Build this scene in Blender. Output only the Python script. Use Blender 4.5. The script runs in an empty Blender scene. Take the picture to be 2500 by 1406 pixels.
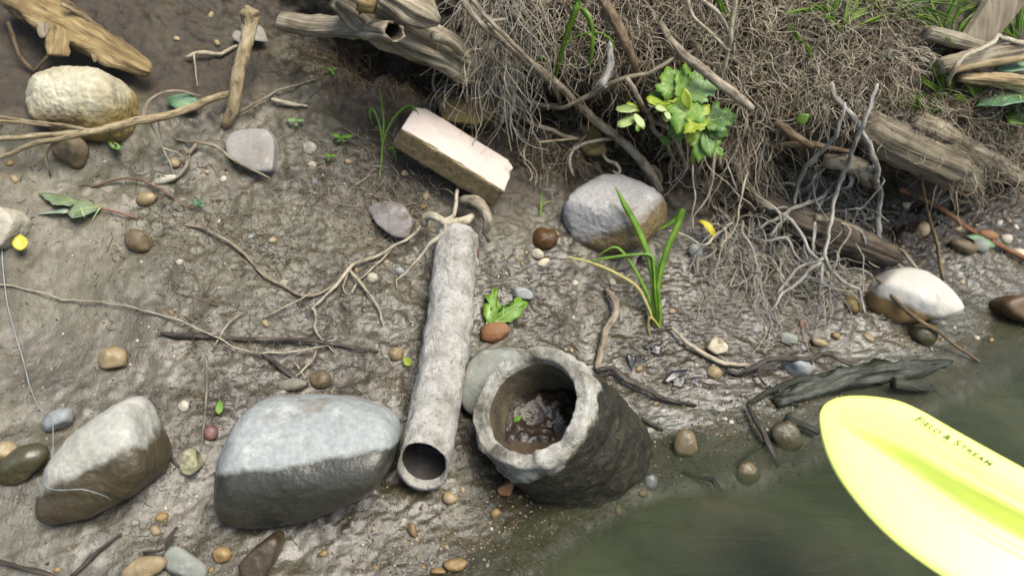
import bpy, bmesh, math, random
import numpy as np
from mathutils import Vector, Matrix
from mathutils.bvhtree import BVHTree

random.seed(7)
RNG = np.random.default_rng(7)
scn = bpy.context.scene
COL = scn.collection

# ------------------------------------------------------------------ camera, sky, sun, exposure
PW, PH, FPX = 2500.0, 1406.0, 1925.0          # photograph size and focal length in its pixels
PITCH = math.radians(33.0)
CAM = np.array([0.0, 0.0, 0.85])
cam_data = bpy.data.cameras.new('camera')
cam_data.sensor_width = 36.0
cam_data.lens = FPX / PW * 36.0
cam_data.clip_start = 0.02
cam_data.clip_end = 300.0
cam_data.dof.use_dof = True
cam_data.dof.focus_distance = 1.12
cam_data.dof.aperture_fstop = 3.4
cam = bpy.data.objects.new('camera', cam_data)
cam.location = CAM
cam.rotation_euler = (math.pi / 2 - PITCH, 0, 0)
COL.objects.link(cam)
scn.camera = cam

SUN_EL, SUN_AZ = math.radians(63.0), math.radians(130.0)   # azimuth from +Y (over the bank), plus = to the right
world = bpy.data.worlds.new('World')
scn.world = world
world.use_nodes = True
wn = world.node_tree
sky = wn.nodes.new('ShaderNodeTexSky')
sky.sky_type = 'NISHITA'
sky.sun_disc = False
sky.sun_elevation = SUN_EL
sky.sun_rotation = SUN_AZ
sky.air_density = 1.0
sky.dust_density = 3.0
sky.ozone_density = 0.6
wn.links.new(sky.outputs[0], wn.nodes['Background'].inputs[0])
wn.nodes['Background'].inputs[1].default_value = 0.10
sun_data = bpy.data.lights.new('sun', 'SUN')
sun_data.energy = 2.3
sun_data.angle = math.radians(35.0)
sun_data.color = (1.0, 0.94, 0.82)
sun = bpy.data.objects.new('sun', sun_data)
sd = Vector((math.sin(SUN_AZ) * math.cos(SUN_EL), math.cos(SUN_AZ) * math.cos(SUN_EL), math.sin(SUN_EL)))
sun.rotation_euler = sd.to_track_quat('Z', 'Y').to_euler()
COL.objects.link(sun)
scn.view_settings.view_transform = 'Standard'
scn.view_settings.look = 'None'
scn.view_settings.gamma = 1.0
scn.view_settings.use_curve_mapping = False
scn.view_settings.exposure = 1.38
scn.cycles.use_denoising = True
scn.cycles.max_bounces = 6
scn.cycles.transparent_max_bounces = 12

# ------------------------------------------------------------------ small maths
CP, SP = math.cos(PITCH), math.sin(PITCH)
AX = np.array([1.0, 0, 0]); AU = np.array([0, SP, CP]); AF = np.array([0, CP, -SP])   # camera right, up, forward
LIGHT_K = 0.5

def S(r, g, b, k=LIGHT_K):
    """observed sRGB colour -> base colour"""
    f = lambda c: (c / 255 / 12.92) if c <= 10 else (((c / 255) + .055) / 1.055) ** 2.4
    return (f(r) * k, f(g) * k, f(b) * k, 1.0)

def raydir(px, py):
    return AX * ((px - PW / 2) / FPX) + AU * (-(py - PH / 2) / FPX) + AF

def sstep(a, b, x):
    t = np.clip((x - a) / (b - a), 0, 1)
    return t * t * (3 - 2 * t)

_perm = np.random.default_rng(3).permutation(256)
_perm = np.concatenate([_perm, _perm])
_grad = np.random.default_rng(5).normal(size=(256, 3)); _grad /= np.linalg.norm(_grad, axis=1)[:, None]

def perlin(P):
    P = np.asarray(P, float)
    i = np.floor(P).astype(int); f = P - i; i &= 255
    u = f * f * f * (f * (f * 6 - 15) + 10)
    out = 0
    for dx in (0, 1):
        for dy in (0, 1):
            for dz in (0, 1):
                h = _perm[_perm[_perm[(i[..., 0] + dx) & 255] + ((i[..., 1] + dy) & 255)] + ((i[..., 2] + dz) & 255)]
                g = _grad[h]
                d = g[..., 0] * (f[..., 0] - dx) + g[..., 1] * (f[..., 1] - dy) + g[..., 2] * (f[..., 2] - dz)
                w = (u[..., 0] if dx else 1 - u[..., 0]) * (u[..., 1] if dy else 1 - u[..., 1]) * (u[..., 2] if dz else 1 - u[..., 2])
                out = out + w * d
    return out * 1.6

def fbm(P, o=4, gain=.5):
    a, s, t = 1.0, 1.0, 0
    for k in range(o):
        t = t + a * perlin(np.asarray(P) * s + 17.3 * k)
        a *= gain; s *= 2.03
    return t

# ------------------------------------------------------------------ object helpers
def link(o, parent=None):
    COL.objects.link(o)
    if parent is not None:
        o.parent = parent
    return o

def mesh_from(name, V, F, mat, parent=None, smooth=True, uv=None, mats=None, midx=None, attr=None):
    V = np.asarray(V, np.float32)
    me = bpy.data.meshes.new(name)
    if isinstance(F, np.ndarray):
        nf, k = F.shape
        me.vertices.add(len(V)); me.vertices.foreach_set('co', V.ravel())
        me.loops.add(nf * k); me.loops.foreach_set('vertex_index', F.astype(np.int32).ravel())
        me.polygons.add(nf)
        me.polygons.foreach_set('loop_start', np.arange(0, nf * k, k, dtype=np.int32))
        me.polygons.foreach_set('loop_total', np.full(nf, k, np.int32))
        me.update(calc_edges=True)
    else:
        me.from_pydata(V.tolist(), [], F)
    me.validate()
    if uv is not None:
        ul = me.uv_layers.new(name='UVMap')
        li = np.empty(len(me.loops), np.int32); me.loops.foreach_get('vertex_index', li)
        ul.data.foreach_set('uv', np.asarray(uv, np.float32)[li].ravel())
    if attr:
        for k, a in attr.items():
            at = me.attributes.new(k, 'FLOAT', 'POINT'); at.data.foreach_set('value', np.asarray(a, np.float32))
    for m in (mats or [mat]):
        me.materials.append(m)
    if midx is not None:
        me.polygons.foreach_set('material_index', np.asarray(midx, np.int32))
    me.polygons.foreach_set('use_smooth', np.full(len(me.polygons), smooth, bool))
    return link(bpy.data.objects.new(name, me), parent)

def tag(o, label=None, cat=None, group=None, kind=None):
    if label: o['label'] = label
    if cat: o['category'] = cat
    if group: o['group'] = group
    if kind: o['kind'] = kind
    return o

def empty(name, loc):
    o = bpy.data.objects.new(name, None)
    o.empty_display_size = .02
    o.location = loc
    return link(o)

def to_local(V, root):
    return np.asarray(V) - np.array(root.location)

# ------------------------------------------------------------------ materials
def nn(nt, t, **kw):
    n = nt.nodes.new(t)
    for k, v in kw.items():
        if k.startswith('i_'):
            key = k[2:]; key = int(key) if key.isdigit() else key.replace('_', ' ')
            n.inputs[key].default_value = v
        else:
            setattr(n, k, v)
    return n

def ramp(nt, fac, stops):
    r = nt.nodes.new('ShaderNodeValToRGB')
    while len(r.color_ramp.elements) < len(stops):
        r.color_ramp.elements.new(.5)
    for e, (p, c) in zip(r.color_ramp.elements, stops):
        e.position = p; e.color = c if len(c) == 4 else (*c, 1)
    nt.links.new(fac, r.inputs[0])
    return r.outputs[0]

def noise(nt, vec, scale, detail=5, rough=.55, dist=0.0):
    n = nn(nt, 'ShaderNodeTexNoise'); n.inputs['Scale'].default_value = scale
    n.inputs['Detail'].default_value = detail; n.inputs['Roughness'].default_value = rough
    n.inputs['Distortion'].default_value = dist
    if vec is not None: nt.links.new(vec, n.inputs['Vector'])
    return n.outputs[0]

def mix(nt, fac, a, b, mode='MIX'):
    m = nn(nt, 'ShaderNodeMix', data_type='RGBA', blend_type=mode)
    for s, i in ((fac, 0), (a, 6), (b, 7)):
        if hasattr(s, 'links'): nt.links.new(s, m.inputs[i])
        else: m.inputs[i].default_value = s
    return m.outputs[2]

def math_(nt, op, a, b=0.0, c=0.0):
    m = nn(nt, 'ShaderNodeMath', operation=op)
    for k, s in enumerate((a, b, c)):
        if hasattr(s, 'links'): nt.links.new(s, m.inputs[k])
        else: m.inputs[k].default_value = s
    return m.outputs[0]

def mrange(nt, v, a, b, c=0.0, d=1.0):
    m = nn(nt, 'ShaderNodeMapRange'); nt.links.new(v, m.inputs[0])
    for k, s in zip((1, 2, 3, 4), (a, b, c, d)): m.inputs[k].default_value = s
    return m.outputs[0]

def new_mat(name):
    m = bpy.data.materials.new(name); m.use_nodes = True
    nt = m.node_tree
    return m, nt, nt.nodes['Principled BSDF']

def bump(nt, h, strength, dist=.01, prev=None):
    b = nn(nt, 'ShaderNodeBump'); b.inputs['Strength'].default_value = strength
    b.inputs['Distance'].default_value = dist
    nt.links.new(h, b.inputs['Height'])
    if prev is not None: nt.links.new(prev, b.inputs['Normal'])
    return b.outputs[0]

def pos(nt):
    return nn(nt, 'ShaderNodeNewGeometry').outputs['Position']

def wet_mask(nt, z, tiltx=0.0, tilty=0.0, amp=.02, soft=.006, scale=14):
    """1 below a ragged waterline at world height z"""
    p = pos(nt)
    sx = nn(nt, 'ShaderNodeSeparateXYZ'); nt.links.new(p, sx.inputs[0])
    h = math_(nt, 'ADD', sx.outputs[2], math_(nt, 'MULTIPLY', sx.outputs[0], tiltx))
    h = math_(nt, 'ADD', h, math_(nt, 'MULTIPLY', sx.outputs[1], tilty))
    n = math_(nt, 'MULTIPLY', math_(nt, 'SUBTRACT', noise(nt, p, scale, 4), .5), amp * 2)
    h = math_(nt, 'ADD', h, n)
    return mrange(nt, h, z + soft, z - soft)

_mc = {}
def stone_mat(key, c1, c2, c3=None, scale=18, rough=.75, bstr=.5, wet=None, wetcol=None, speck=.25, mud=((140, 124, 100), .36)):
    """mottled stone; c = observed sRGB; wet = (z, tiltx, tilty, amp) a damp zone; mud = (colour, amount) dried mud film patches"""
    if key in _mc: return _mc[key]
    m, nt, b = new_mat(key)
    p = pos(nt)
    n1 = noise(nt, p, scale, 6, .6)
    st = [(.3, S(*c1)), (.68, S(*c2))]
    if c3: st.append((.82, S(*c3)))
    col = ramp(nt, n1, st)
    n2 = noise(nt, p, scale * 14, 4, .7)
    col = mix(nt, mrange(nt, n2, .35, .7, 0, speck), col, (.03, .028, .02, 1))
    if mud:
        mk = mrange(nt, noise(nt, p, scale * .8, 6, .65, .6), 1 - mud[1] - .06, 1 - mud[1] + .06)
        col = mix(nt, mk, col, S(*mud[0]))
    col = mix(nt, mrange(nt, noise(nt, p, scale * 2.6, 7, .72, .2), .56, .64, 0, .5), col, S(min(255, c2[0] + 26), min(255, c2[1] + 24), min(255, c2[2] + 20)))
    b.inputs['Roughness'].default_value = rough
    if wet:
        w = wet_mask(nt, *wet)
        wc = mix(nt, 1.0, col, S(*wetcol, k=1.0) if wetcol else (.35, .32, .28, 1), 'MULTIPLY')
        col = mix(nt, w, col, wc)
        r = mrange(nt, w, 0, 1, rough, .32)
        nt.links.new(r, b.inputs['Roughness'])
    nt.links.new(col, b.inputs['Base Color'])
    h = bump(nt, n2, bstr * .5, .002)
    h = bump(nt, noise(nt, p, scale * 4, 6, .7), bstr, .005, h)
    nt.links.new(h, b.inputs['Normal'])
    _mc[key] = m
    return m

def wood_mat(key, c1, c2, c3, su=6, sv=40, rough=.85, bstr=.6):
    """grain runs along the tube: UV.x = metres along, UV.y = turn around"""
    m, nt, b = new_mat(key)
    uv = nn(nt, 'ShaderNodeUVMap').outputs[0]
    mp = nn(nt, 'ShaderNodeMapping'); nt.links.new(uv, mp.inputs[0]); mp.inputs['Scale'].default_value = (su, sv, 1)
    p = pos(nt)
    n1 = noise(nt, mp.outputs[0], 1.0, 6, .65, .4)
    n0 = noise(nt, p, 25, 5, .6)
    f = math_(nt, 'ADD', math_(nt, 'MULTIPLY', n1, .65), math_(nt, 'MULTIPLY', n0, .35))
    col = ramp(nt, f, [(.38, S(*c1)), (.5, S(*c2)), (.60, S(*c3))])
    ck = mrange(nt, n1, .40, .34, 0, .75)
    col = mix(nt, ck, col, S(c1[0] * .5, c1[1] * .5, c1[2] * .5))
    col = mix(nt, mrange(nt, noise(nt, p, 60, 5, .7), .58, .68, 0, .45), col, S(124, 108, 80))
    nt.links.new(col, b.inputs['Base Color'])
    b.inputs['Roughness'].default_value = rough
    h = bump(nt, n1, bstr * 1.4, .006)
    h = bump(nt, noise(nt, p, 260, 4, .7), bstr * .4, .002, h)
    nt.links.new(h, b.inputs['Normal'])
    return m

def plain_mat(key, c1, c2, scale=60, rough=.7, bstr=.2, trans=0.0, spec=.5, k=LIGHT_K):
    m, nt, b = new_mat(key)
    p = pos(nt)
    n1 = noise(nt, p, scale, 4, .6)
    col = ramp(nt, n1, [(.35, S(*c1, k=k)), (.65, S(*c2, k=k))])
    nt.links.new(col, b.inputs['Base Color'])
    b.inputs['Roughness'].default_value = rough
    b.inputs['Specular IOR Level'].default_value = spec
    if bstr: nt.links.new(bump(nt, noise(nt, p, scale * 5, 4, .6), bstr, .002), b.inputs['Normal'])
    if trans:
        t = nn(nt, 'ShaderNodeBsdfTranslucent'); nt.links.new(col, t.inputs[0])
        ms = nn(nt, 'ShaderNodeMixShader'); ms.inputs[0].default_value = trans
        nt.links.new(b.outputs[0], ms.inputs[1]); nt.links.new(t.outputs[0], ms.inputs[2])
        nt.links.new(ms.outputs[0], nt.nodes['Material Output'].inputs[0])
    return m

# ------------------------------------------------------------------ the bank
def shore(x):
    return .685 + .55 * np.maximum(x, -1.0) + .08 * np.exp(-((x - .17) / .2) ** 2)
def foot(x):
    return np.maximum(1.27, shore(x) + .2)
def footz(x):
    return np.clip(.322 - .308 * x, .10, .63)

def bank_rows():
    xs = np.concatenate([-np.geomspace(24, 1.32, 26), np.arange(-1.3, 1.5, .004), np.geomspace(1.52, 24, 26)])
    X = xs
    ys, yf, zf = shore(X), foot(X), footz(X)
    w = sstep(-.48, -.18, X)
    lip = 1 + .5 * perlin(np.stack([X * 3.1, X * 0, X * 0 + 4], -1))
    rows_y, rows_z, face = [], [], []
    def add(y, z, f): rows_y.append(y); rows_z.append(z); face.append(f)
    z0 = np.zeros_like(X)
    for t in np.linspace(0, 1, 7)[:-1] ** .5:
        add(-24 + (ys - .6 + 24) * t, z0 - .55 + .15 * t, z0)
    for t in np.linspace(0, 1, 90)[:-1]:
        e = 1 - t
        add(ys - .6 * e, z0 - .06 * e - .40 * max(0, e - .15), z0)
    for t in np.linspace(0, 1, 240)[:-1]:
        add(ys + (yf - ys) * t, zf * (.22 * t + .78 * t ** 1.6), z0 + sstep(.80, 1.05, t) * w)
    fc = np.array([(0, 0), (.085, .03), (.085, .08), (.0, .14), (.0, .24), (.06, .36), (.2, .48), (.4, .60)])
    lc = np.array([(0, 0), (.05, .035), (.1, .07), (.15, .10), (.2, .135), (.26, .175), (.33, .22), (.4, .27)])
    tt = np.linspace(0, 1, 8)
    for t in np.linspace(0, 1, 170)[:-1]:
        fy, fz = np.interp(t, tt, fc[:, 0]), np.interp(t, tt, fc[:, 1])
        ly, lz = np.interp(t, tt, lc[:, 0]), np.interp(t, tt, lc[:, 1])
        k = lip * (1 if t < .6 else 1)
        add(yf + w * fy * np.where(fz < .2, 1.0, 1.0) + (1 - w) * ly - w * .03 * (lip - 1) * math.exp(-((t - .45) / .2) ** 2),
            zf + w * fz + (1 - w) * lz, z0 + w + (1 - w) * sstep(.1, .8, t) * .6)
    for t in np.linspace(0, 1, 60)[:-1]:
        add(yf + .4 + .8 * t, zf + w * .60 + (1 - w) * .27 + .3 * t, z0 + .6 + .4 * w)
    for t in np.linspace(0, 1, 12):
        add(yf + 1.2 + 28 * t ** 2, zf + w * .6 + (1 - w) * .27 + .3 + 1.5 * t, z0 + 1)
    Y, Z, Fc = np.array(rows_y), np.array(rows_z), np.array(face)
    XX = np.broadcast_to(X, Y.shape)
    return np.stack([XX, Y, Z], -1), np.clip(Fc, 0, 1)

G, FACE = bank_rows()
for _ in range(6):     # soften the profile corners
    G[1:-1, :, 1:] = .25 * G[:-2, :, 1:] + .5 * G[1:-1, :, 1:] + .25 * G[2:, :, 1:]
nr, nc = G.shape[:2]
du = np.gradient(G, axis=1); dv = np.gradient(G, axis=0)
N = np.cross(du, dv); N /= np.linalg.norm(N, axis=-1)[..., None] + 1e-9
near = sstep(3.0, 1.6, np.abs(G[..., 0])) * sstep(3.2, 2.2, G[..., 1])
big = fbm(G * 6.0, 2) * .013
lump = fbm(G * np.array([24, 26, 26.0]) + 9, 4, .6) * .0038
fine = fbm(G * np.array([80, 110, 110.0]), 3, .6) * .0019
crumb = np.maximum(0, fbm(G * 45.0 + 40, 4, .6)) ** 1.2 * .006 * (.55 + sstep(.22, .36, G[..., 2]))
facen = fbm(G * np.array([15, 15, 9.0]), 4, .6) * .026 + fbm(G * 48.0, 3) * .008
under = sstep(.0, -.06, G[..., 2])
slick = .42 + .58 * sstep(-.62, -.30, G[..., 0] + .35 * (G[..., 1] - .9) + .10 * perlin(G * 4.0))
D = (1 - FACE) * (big + lump * (.3 + .7 * slick) + (fine + crumb) * slick * (1 - .6 * under)) + FACE * (facen + big)
shallow = np.exp(-(G[..., 2] / .035) ** 2)          # flat silty margin by the water
D = D * (1 - .55 * shallow)
G = G + N * (D * near)[..., None]
idx = np.arange(nr * nc).reshape(nr, nc)
QF = np.stack([idx[:-1, :-1], idx[:-1, 1:], idx[1:, 1:], idx[1:, :-1]], -1).reshape(-1, 4)
GV = G.reshape(-1, 3)

def mud_material():
    m, nt, b = new_mat('river_mud')
    p = pos(nt)
    at = nn(nt, 'ShaderNodeAttribute', attribute_name='face')
    soil = at.outputs['Fac']
    sx = nn(nt, 'ShaderNodeSeparateXYZ'); nt.links.new(p, sx.inputs[0])
    n1 = noise(nt, p, 7, 7, .6, .5)
    n2 = noise(nt, p, 55, 6, .65)
    n3 = noise(nt, p, 330, 3, .7)
    mpn = nn(nt, 'ShaderNodeMapping'); nt.links.new(p, mpn.inputs[0]); mpn.inputs['Scale'].default_value = (60, 22, 22)
    n4 = noise(nt, mpn.outputs[0], 2.2, 6, .7, 1.2)
    col = ramp(nt, n1, [(.30, S(76, 71, 52)), (.48, S(103, 97, 75)), (.70, S(125, 119, 95))])
    col = mix(nt, mrange(nt, n2, .55, .72, 0, .55), col, S(80, 70, 54))
    col = mix(nt, mrange(nt, n4, .60, .68, 0, .75), col, S(56, 49, 41))
    dk = ramp(nt, n2, [(.3, S(36, 29, 18)), (.55, S(66, 54, 34)), (.75, S(98, 82, 56))])  # dark bank soil, colour deepened to add shade in undercut and root gaps
    edge = mrange(nt, math_(nt, 'ADD', soil, math_(nt, 'MULTIPLY', math_(nt, 'SUBTRACT', n1, .5), .9)), .25, .7)
    col = mix(nt, edge, col, dk)
    green = mrange(nt, noise(nt, p, 5.5, 5, .6), .56, .70, 0, .5)
    green = math_(nt, 'MULTIPLY', green, mrange(nt, sx.outputs[2], .2, .32))
    col = mix(nt, green, col, S(96, 96, 52))
    col = mix(nt, mrange(nt, n3, .68, .74, 0, .6), col, S(205, 195, 175))
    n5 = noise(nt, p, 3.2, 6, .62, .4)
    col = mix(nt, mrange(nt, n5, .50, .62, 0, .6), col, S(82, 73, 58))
    n6 = noise(nt, p, 130, 5, .75)
    col = mix(nt, mrange(nt, n6, .50, .66, 0, .55), col, S(62, 54, 43))
    silt = mrange(nt, math_(nt, 'ADD', sx.outputs[2], math_(nt, 'MULTIPLY', math_(nt, 'SUBTRACT', n1, .5), .04)), .026, .008)
    silt = math_(nt, 'MULTIPLY', silt, mrange(nt, sx.outputs[0], .1, .25))
    col = mix(nt, math_(nt, 'MULTIPLY', silt, .75), col, S(122, 122, 108))
    wet = mrange(nt, math_(nt, 'ADD', sx.outputs[2], math_(nt, 'MULTIPLY', math_(nt, 'SUBTRACT', n1, .5), .22)), .24, .06)
    col = mix(nt, math_(nt, 'MULTIPLY', wet, .75), col, mix(nt, 1.0, col, (.44, .42, .37, 1), 'MULTIPLY'))
    nt.links.new(col, b.inputs['Base Color'])
    r = math_(nt, 'SUBTRACT', mrange(nt, n2, .3, .7, .34, .52), math_(nt, 'MULTIPLY', wet, .30))
    r = math_(nt, 'ADD', r, math_(nt, 'MULTIPLY', edge, .3))
    nt.links.new(r, b.inputs['Roughness'])
    h = bump(nt, n3, .25, .0015)
    h = bump(nt, n2, .30, .004, h)
    h = bump(nt, n4, .4, .004, h)
    h = bump(nt, n6, .4, .003, h)
    nt.links.new(h, b.inputs['Normal'])
    film = mrange(nt, noise(nt, p, 11, 5, .6), .40, .62, .05, .42)
    film = math_(nt, 'MULTIPLY', film, math_(nt, 'ADD', .45, math_(nt, 'MULTIPLY', wet, .55)))
    film = math_(nt, 'MULTIPLY', film, math_(nt, 'SUBTRACT', 1.0, math_(nt, 'MULTIPLY', edge, .8)))
    nt.links.new(film, b.inputs['Coat Weight'])
    b.inputs['Coat Roughness'].default_value = .26
    nt.links.new(bump(nt, n2, .28, .003), b.inputs['Coat Normal'])
    return m

M = {}
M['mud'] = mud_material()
wl = sstep(-.48, -.18, G[..., 0])
tmud = np.clip((G[..., 1] - shore(G[..., 0])) / (foot(G[..., 0]) - shore(G[..., 0])), 0, 2)
SOIL = np.clip(np.maximum(FACE, .75 * sstep(.55, 1.0, tmud) * wl), 0, 1)
SOIL = np.maximum(SOIL, (1 - wl) * 1.0 * sstep(.33, .50, G[..., 2]))
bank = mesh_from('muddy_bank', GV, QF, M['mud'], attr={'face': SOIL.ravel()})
tag(bank, 'wet grey brown mud sloping up to a crumbling root filled bank', None, None, 'structure')
# ray targets only need the part of the ground that can be seen
c0, c1_ = np.searchsorted(G[-1, :, 0], [-1.29, 1.49])
BV = G[:, c0:c1_][::2, ::2]
bi = np.arange(BV.shape[0] * BV.shape[1]).reshape(BV.shape[:2])
BF = np.stack([bi[:-1, :-1], bi[:-1, 1:], bi[1:, 1:], bi[1:, :-1]], -1).reshape(-1, 4)
BVH = BVHTree.FromPolygons(BV.reshape(-1, 3).tolist(), BF.tolist())

def hit(px, py):
    """point of the ground under a direction: (point, normal, depth along the view)"""
    px = min(max(px, -300), PW + 260)
    d = raydir(px, py)
    r = BVH.ray_cast(Vector(CAM), Vector(d).normalized())
    if r[0] is None:
        t = 1.5
        return CAM + d * t, np.array([0, -.5, .86]), t
    P = np.array(r[0]); n = np.array(r[1])
    if n @ d > 0: n = -n
    return P, n, float((P - CAM) @ AF)

def at_depth(px, py, t):
    return CAM + raydir(px, py) * t

def path3(pts, liftcm=None, smooth=3):
    """photo points (x, y[, lift cm]) -> world points resting on / above the ground, depth evened out"""
    P = [(p[0], p[1], (p[2] if len(p) > 2 else (liftcm or .3))) for p in pts]
    h = np.array([hit(a, b)[2] for a, b, c in P])
    d = h - np.array([c for a, b, c in P]) * .01
    for _ in range(smooth):
        e = d.copy(); e[1:-1] = .25 * d[:-2] + .5 * d[1:-1] + .25 * d[2:]
        d = np.minimum(e, h - .001)
    return np.array([at_depth(a, b, t) for (a, b, c), t in zip(P, d)]), d

def catmull(P, R, step=.008, jit=0.0):
    P = np.asarray(P, float); R = np.asarray(R, float)
    if len(P) == 2:
        P = np.array([P[0], (P[0] + P[1]) / 2, P[1]]); R = np.array([R[0], (R[0] + R[1]) / 2, R[1]])
    Q = np.vstack([2 * P[0] - P[1], P, 2 * P[-1] - P[-2]])
    out, rr = [], []
    for i in range(len(P) - 1):
        a, b, c, d = Q[i:i + 4]
        n = max(2, int(np.linalg.norm(c - b) / step))
        for t in np.linspace(0, 1, n, endpoint=False):
            out.append(.5 * ((2 * b) + (c - a) * t + (2 * a - 5 * b + 4 * c - d) * t * t + (-a + 3 * b - 3 * c + d) * t ** 3))
            rr.append(R[i] + (R[i + 1] - R[i]) * t)
    out.append(P[-1]); rr.append(R[-1])
    out = np.array(out); rr = np.array(rr)
    if jit:
        k = random.random() * 90
        s = np.arange(len(out)) * .45
        out[1:-1] += np.stack([perlin(np.stack([s + k, s * 0 + j * 7.7, s * 0], -1)) for j in range(3)], -1)[1:-1] * jit
    return out, rr

def tube_geo(P, R, sides=8, rough=0.0, streak=0.0, flat=1.0, cap=True, seed=0.0, flatdir=None, knots=0.0):
    n = len(P)
    T = np.gradient(P, axis=0); T /= np.linalg.norm(T, axis=1)[:, None] + 1e-12
    ref = np.array([0.31, -.72, .62]) if flatdir is None else np.asarray(flatdir, float)
    A = np.cross(T, ref); A /= np.linalg.norm(A, axis=1)[:, None] + 1e-9
    B = np.cross(A, T)
    th = np.linspace(0, 2 * np.pi, sides, endpoint=False)
    L = np.concatenate([[0], np.cumsum(np.linalg.norm(np.diff(P, axis=0), axis=1))])
    rad = np.repeat(np.asarray(R)[:, None], sides, 1)
    if rough or streak or knots:
        c, s = np.cos(th), np.sin(th)
        base = np.stack(np.broadcast_arrays(L[:, None] / (np.mean(R) * 1.6), c[None] * 1.3 + seed, s[None] * 1.3), -1)
        rad = rad * (1 + rough * fbm(base, 3) )
        if streak:
            rad = rad * (1 + streak * fbm(np.stack(np.broadcast_arrays(L[:, None] / (np.mean(R) * 9), c[None] * 4 + seed, s[None] * 4), -1), 3))
        if knots:
            rad = rad * (1 + knots * np.maximum(0, perlin(np.stack([L / (np.mean(R) * 5) + seed, L * 0, L * 0], -1)))[:, None])
    V = P[:, None] + rad[..., None] * (np.cos(th)[None, :, None] * A[:, None] + flat * np.sin(th)[None, :, None] * B[:, None])
    ii = np.arange(n * sides).reshape(n, sides)
    F = np.stack([ii[:-1], np.roll(ii, -1, 1)[:-1], np.roll(ii, -1, 1)[1:], ii[1:]], -1).reshape(-1, 4).tolist()
    V = V.reshape(-1, 3)
    uv = np.stack([np.repeat(L, sides), np.tile(np.arange(sides) / sides, n)], -1)
    uv[:, 1] = np.abs(uv[:, 1] * 2 - 1) * .5
    if cap:
        V = np.vstack([V, P[0][None], P[-1][None]]); a, z = n * sides, n * sides + 1
        uv = np.vstack([uv, [[0, .2]], [[L[-1], .2]]])
        for k in range(sides):
            k2 = (k + 1) % sides
            F.append([ii[0, k2], ii[0, k], a]); F.append([ii[-1, k], ii[-1, k2], z])
    return V, F, uv

def px_tube(pts, r, lift=None, step=.008, jit=0.0, **kw):
    """pts in the photograph, r = list of radii in photo pixels (or two ends)"""
    P, d = path3(pts, lift)
    R = np.interp(np.linspace(0, 1, len(P)), np.linspace(0, 1, len(r)), r) * d / FPX
    C, RR = catmull(P, R, step, jit)
    return tube_geo(C, RR, **kw)

def branch(name, label, cat, mat, paths, group=None, part='twig', lift=.5, sides=7, jit=.0015, rough=.12, **kw):
    """a branch or root: the first path is its own mesh, the forks are children"""
    first = True
    if name == 'bleached_root':
        paths = [(a, [q * .74 for q in b]) for a, b in paths]; jit = .003; rough = .22
    if mat is M.get('pale_root') and name in ('pale_root', 'thin_root'):
        paths = [(a, [q * .8 for q in b]) for a, b in paths]; jit = .0022; rough = .2
    for pts, r in paths:
        V, F, uv = px_tube(pts, r, lift, jit=jit, sides=sides, rough=rough, seed=random.random() * 50, **kw)
        if first:
            o0 = np.mean(V, axis=0)
            o = mesh_from(name, V - o0, F, mat, uv=uv); o.location = o0
            tag(o, label, cat, group); root = o; first = False
        else:
            mesh_from(part, V - np.array(root.location), F, mat, root, uv=uv)
    return root

# ------------------------------------------------------------------ water
def water_material():
    m, nt, b = new_mat('river_water')
    at = nn(nt, 'ShaderNodeAttribute', attribute_name='depth')
    p = pos(nt)
    nt.links.new(ramp(nt, noise(nt, p, 4.5, 5, .6, .6), [(.38, (.024, .031, .015)), (.55, (.037, .044, .023)), (.70, (.056, .056, .032))]), b.inputs['Base Color'])
    b.inputs['Roughness'].default_value = .09
    b.inputs['IOR'].default_value = 1.33
    b.inputs['Specular IOR Level'].default_value = .5
    n = noise(nt, p, 9, 4, .5)
    d = math_(nt, 'ADD', at.outputs['Fac'], math_(nt, 'MULTIPLY', math_(nt, 'SUBTRACT', n, .5), .02))
    a = mrange(nt, d, -.002, .045, .26, .94)
    nt.links.new(a, b.inputs['Alpha'])
    mpn = nn(nt, 'ShaderNodeMapping'); nt.links.new(p, mpn.inputs[0]); mpn.inputs['Scale'].default_value = (9, 26, 1)
    nt.links.new(bump(nt, noise(nt, mpn.outputs[0], 1.0, 4, .55, .5), .5, .008), b.inputs['Normal'])
    return m

xs = np.concatenate([-np.geomspace(30, 1.05, 12), np.linspace(-1, 1.6, 131), np.geomspace(1.7, 30, 12)])
ysw = np.concatenate([-np.geomspace(30, .25, 12), np.linspace(-.2, 1.6, 91), np.geomspace(1.7, 20, 8)])
XX, YY = np.meshgrid(xs, ysw)
zi = np.zeros_like(XX)
ZG = np.full(XX.shape, -.4)
for j in range(XX.shape[0]):
    for i in range(XX.shape[1]):
        if -1.28 < XX[j, i] < 1.48 and -.2 <= YY[j, i] < 1.7:
            r = BVH.ray_cast(Vector((XX[j, i], YY[j, i], 3)), Vector((0, 0, -1)))
            if r[0] is not None: ZG[j, i] = r[0].z
ii = np.arange(XX.size).reshape(XX.shape)
WF = np.stack([ii[:-1, :-1], ii[:-1, 1:], ii[1:, 1:], ii[1:, :-1]], -1).reshape(-1, 4)
WV = np.stack([XX, YY, zi], -1).reshape(-1, 3)
M['water'] = water_material()
water = mesh_from('river_water', WV, WF, M['water'], attr={'depth': np.clip(-ZG, -.05, .5).ravel()})
tag(water, 'murky olive river water lapping at the mud', None, None, 'structure')

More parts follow.
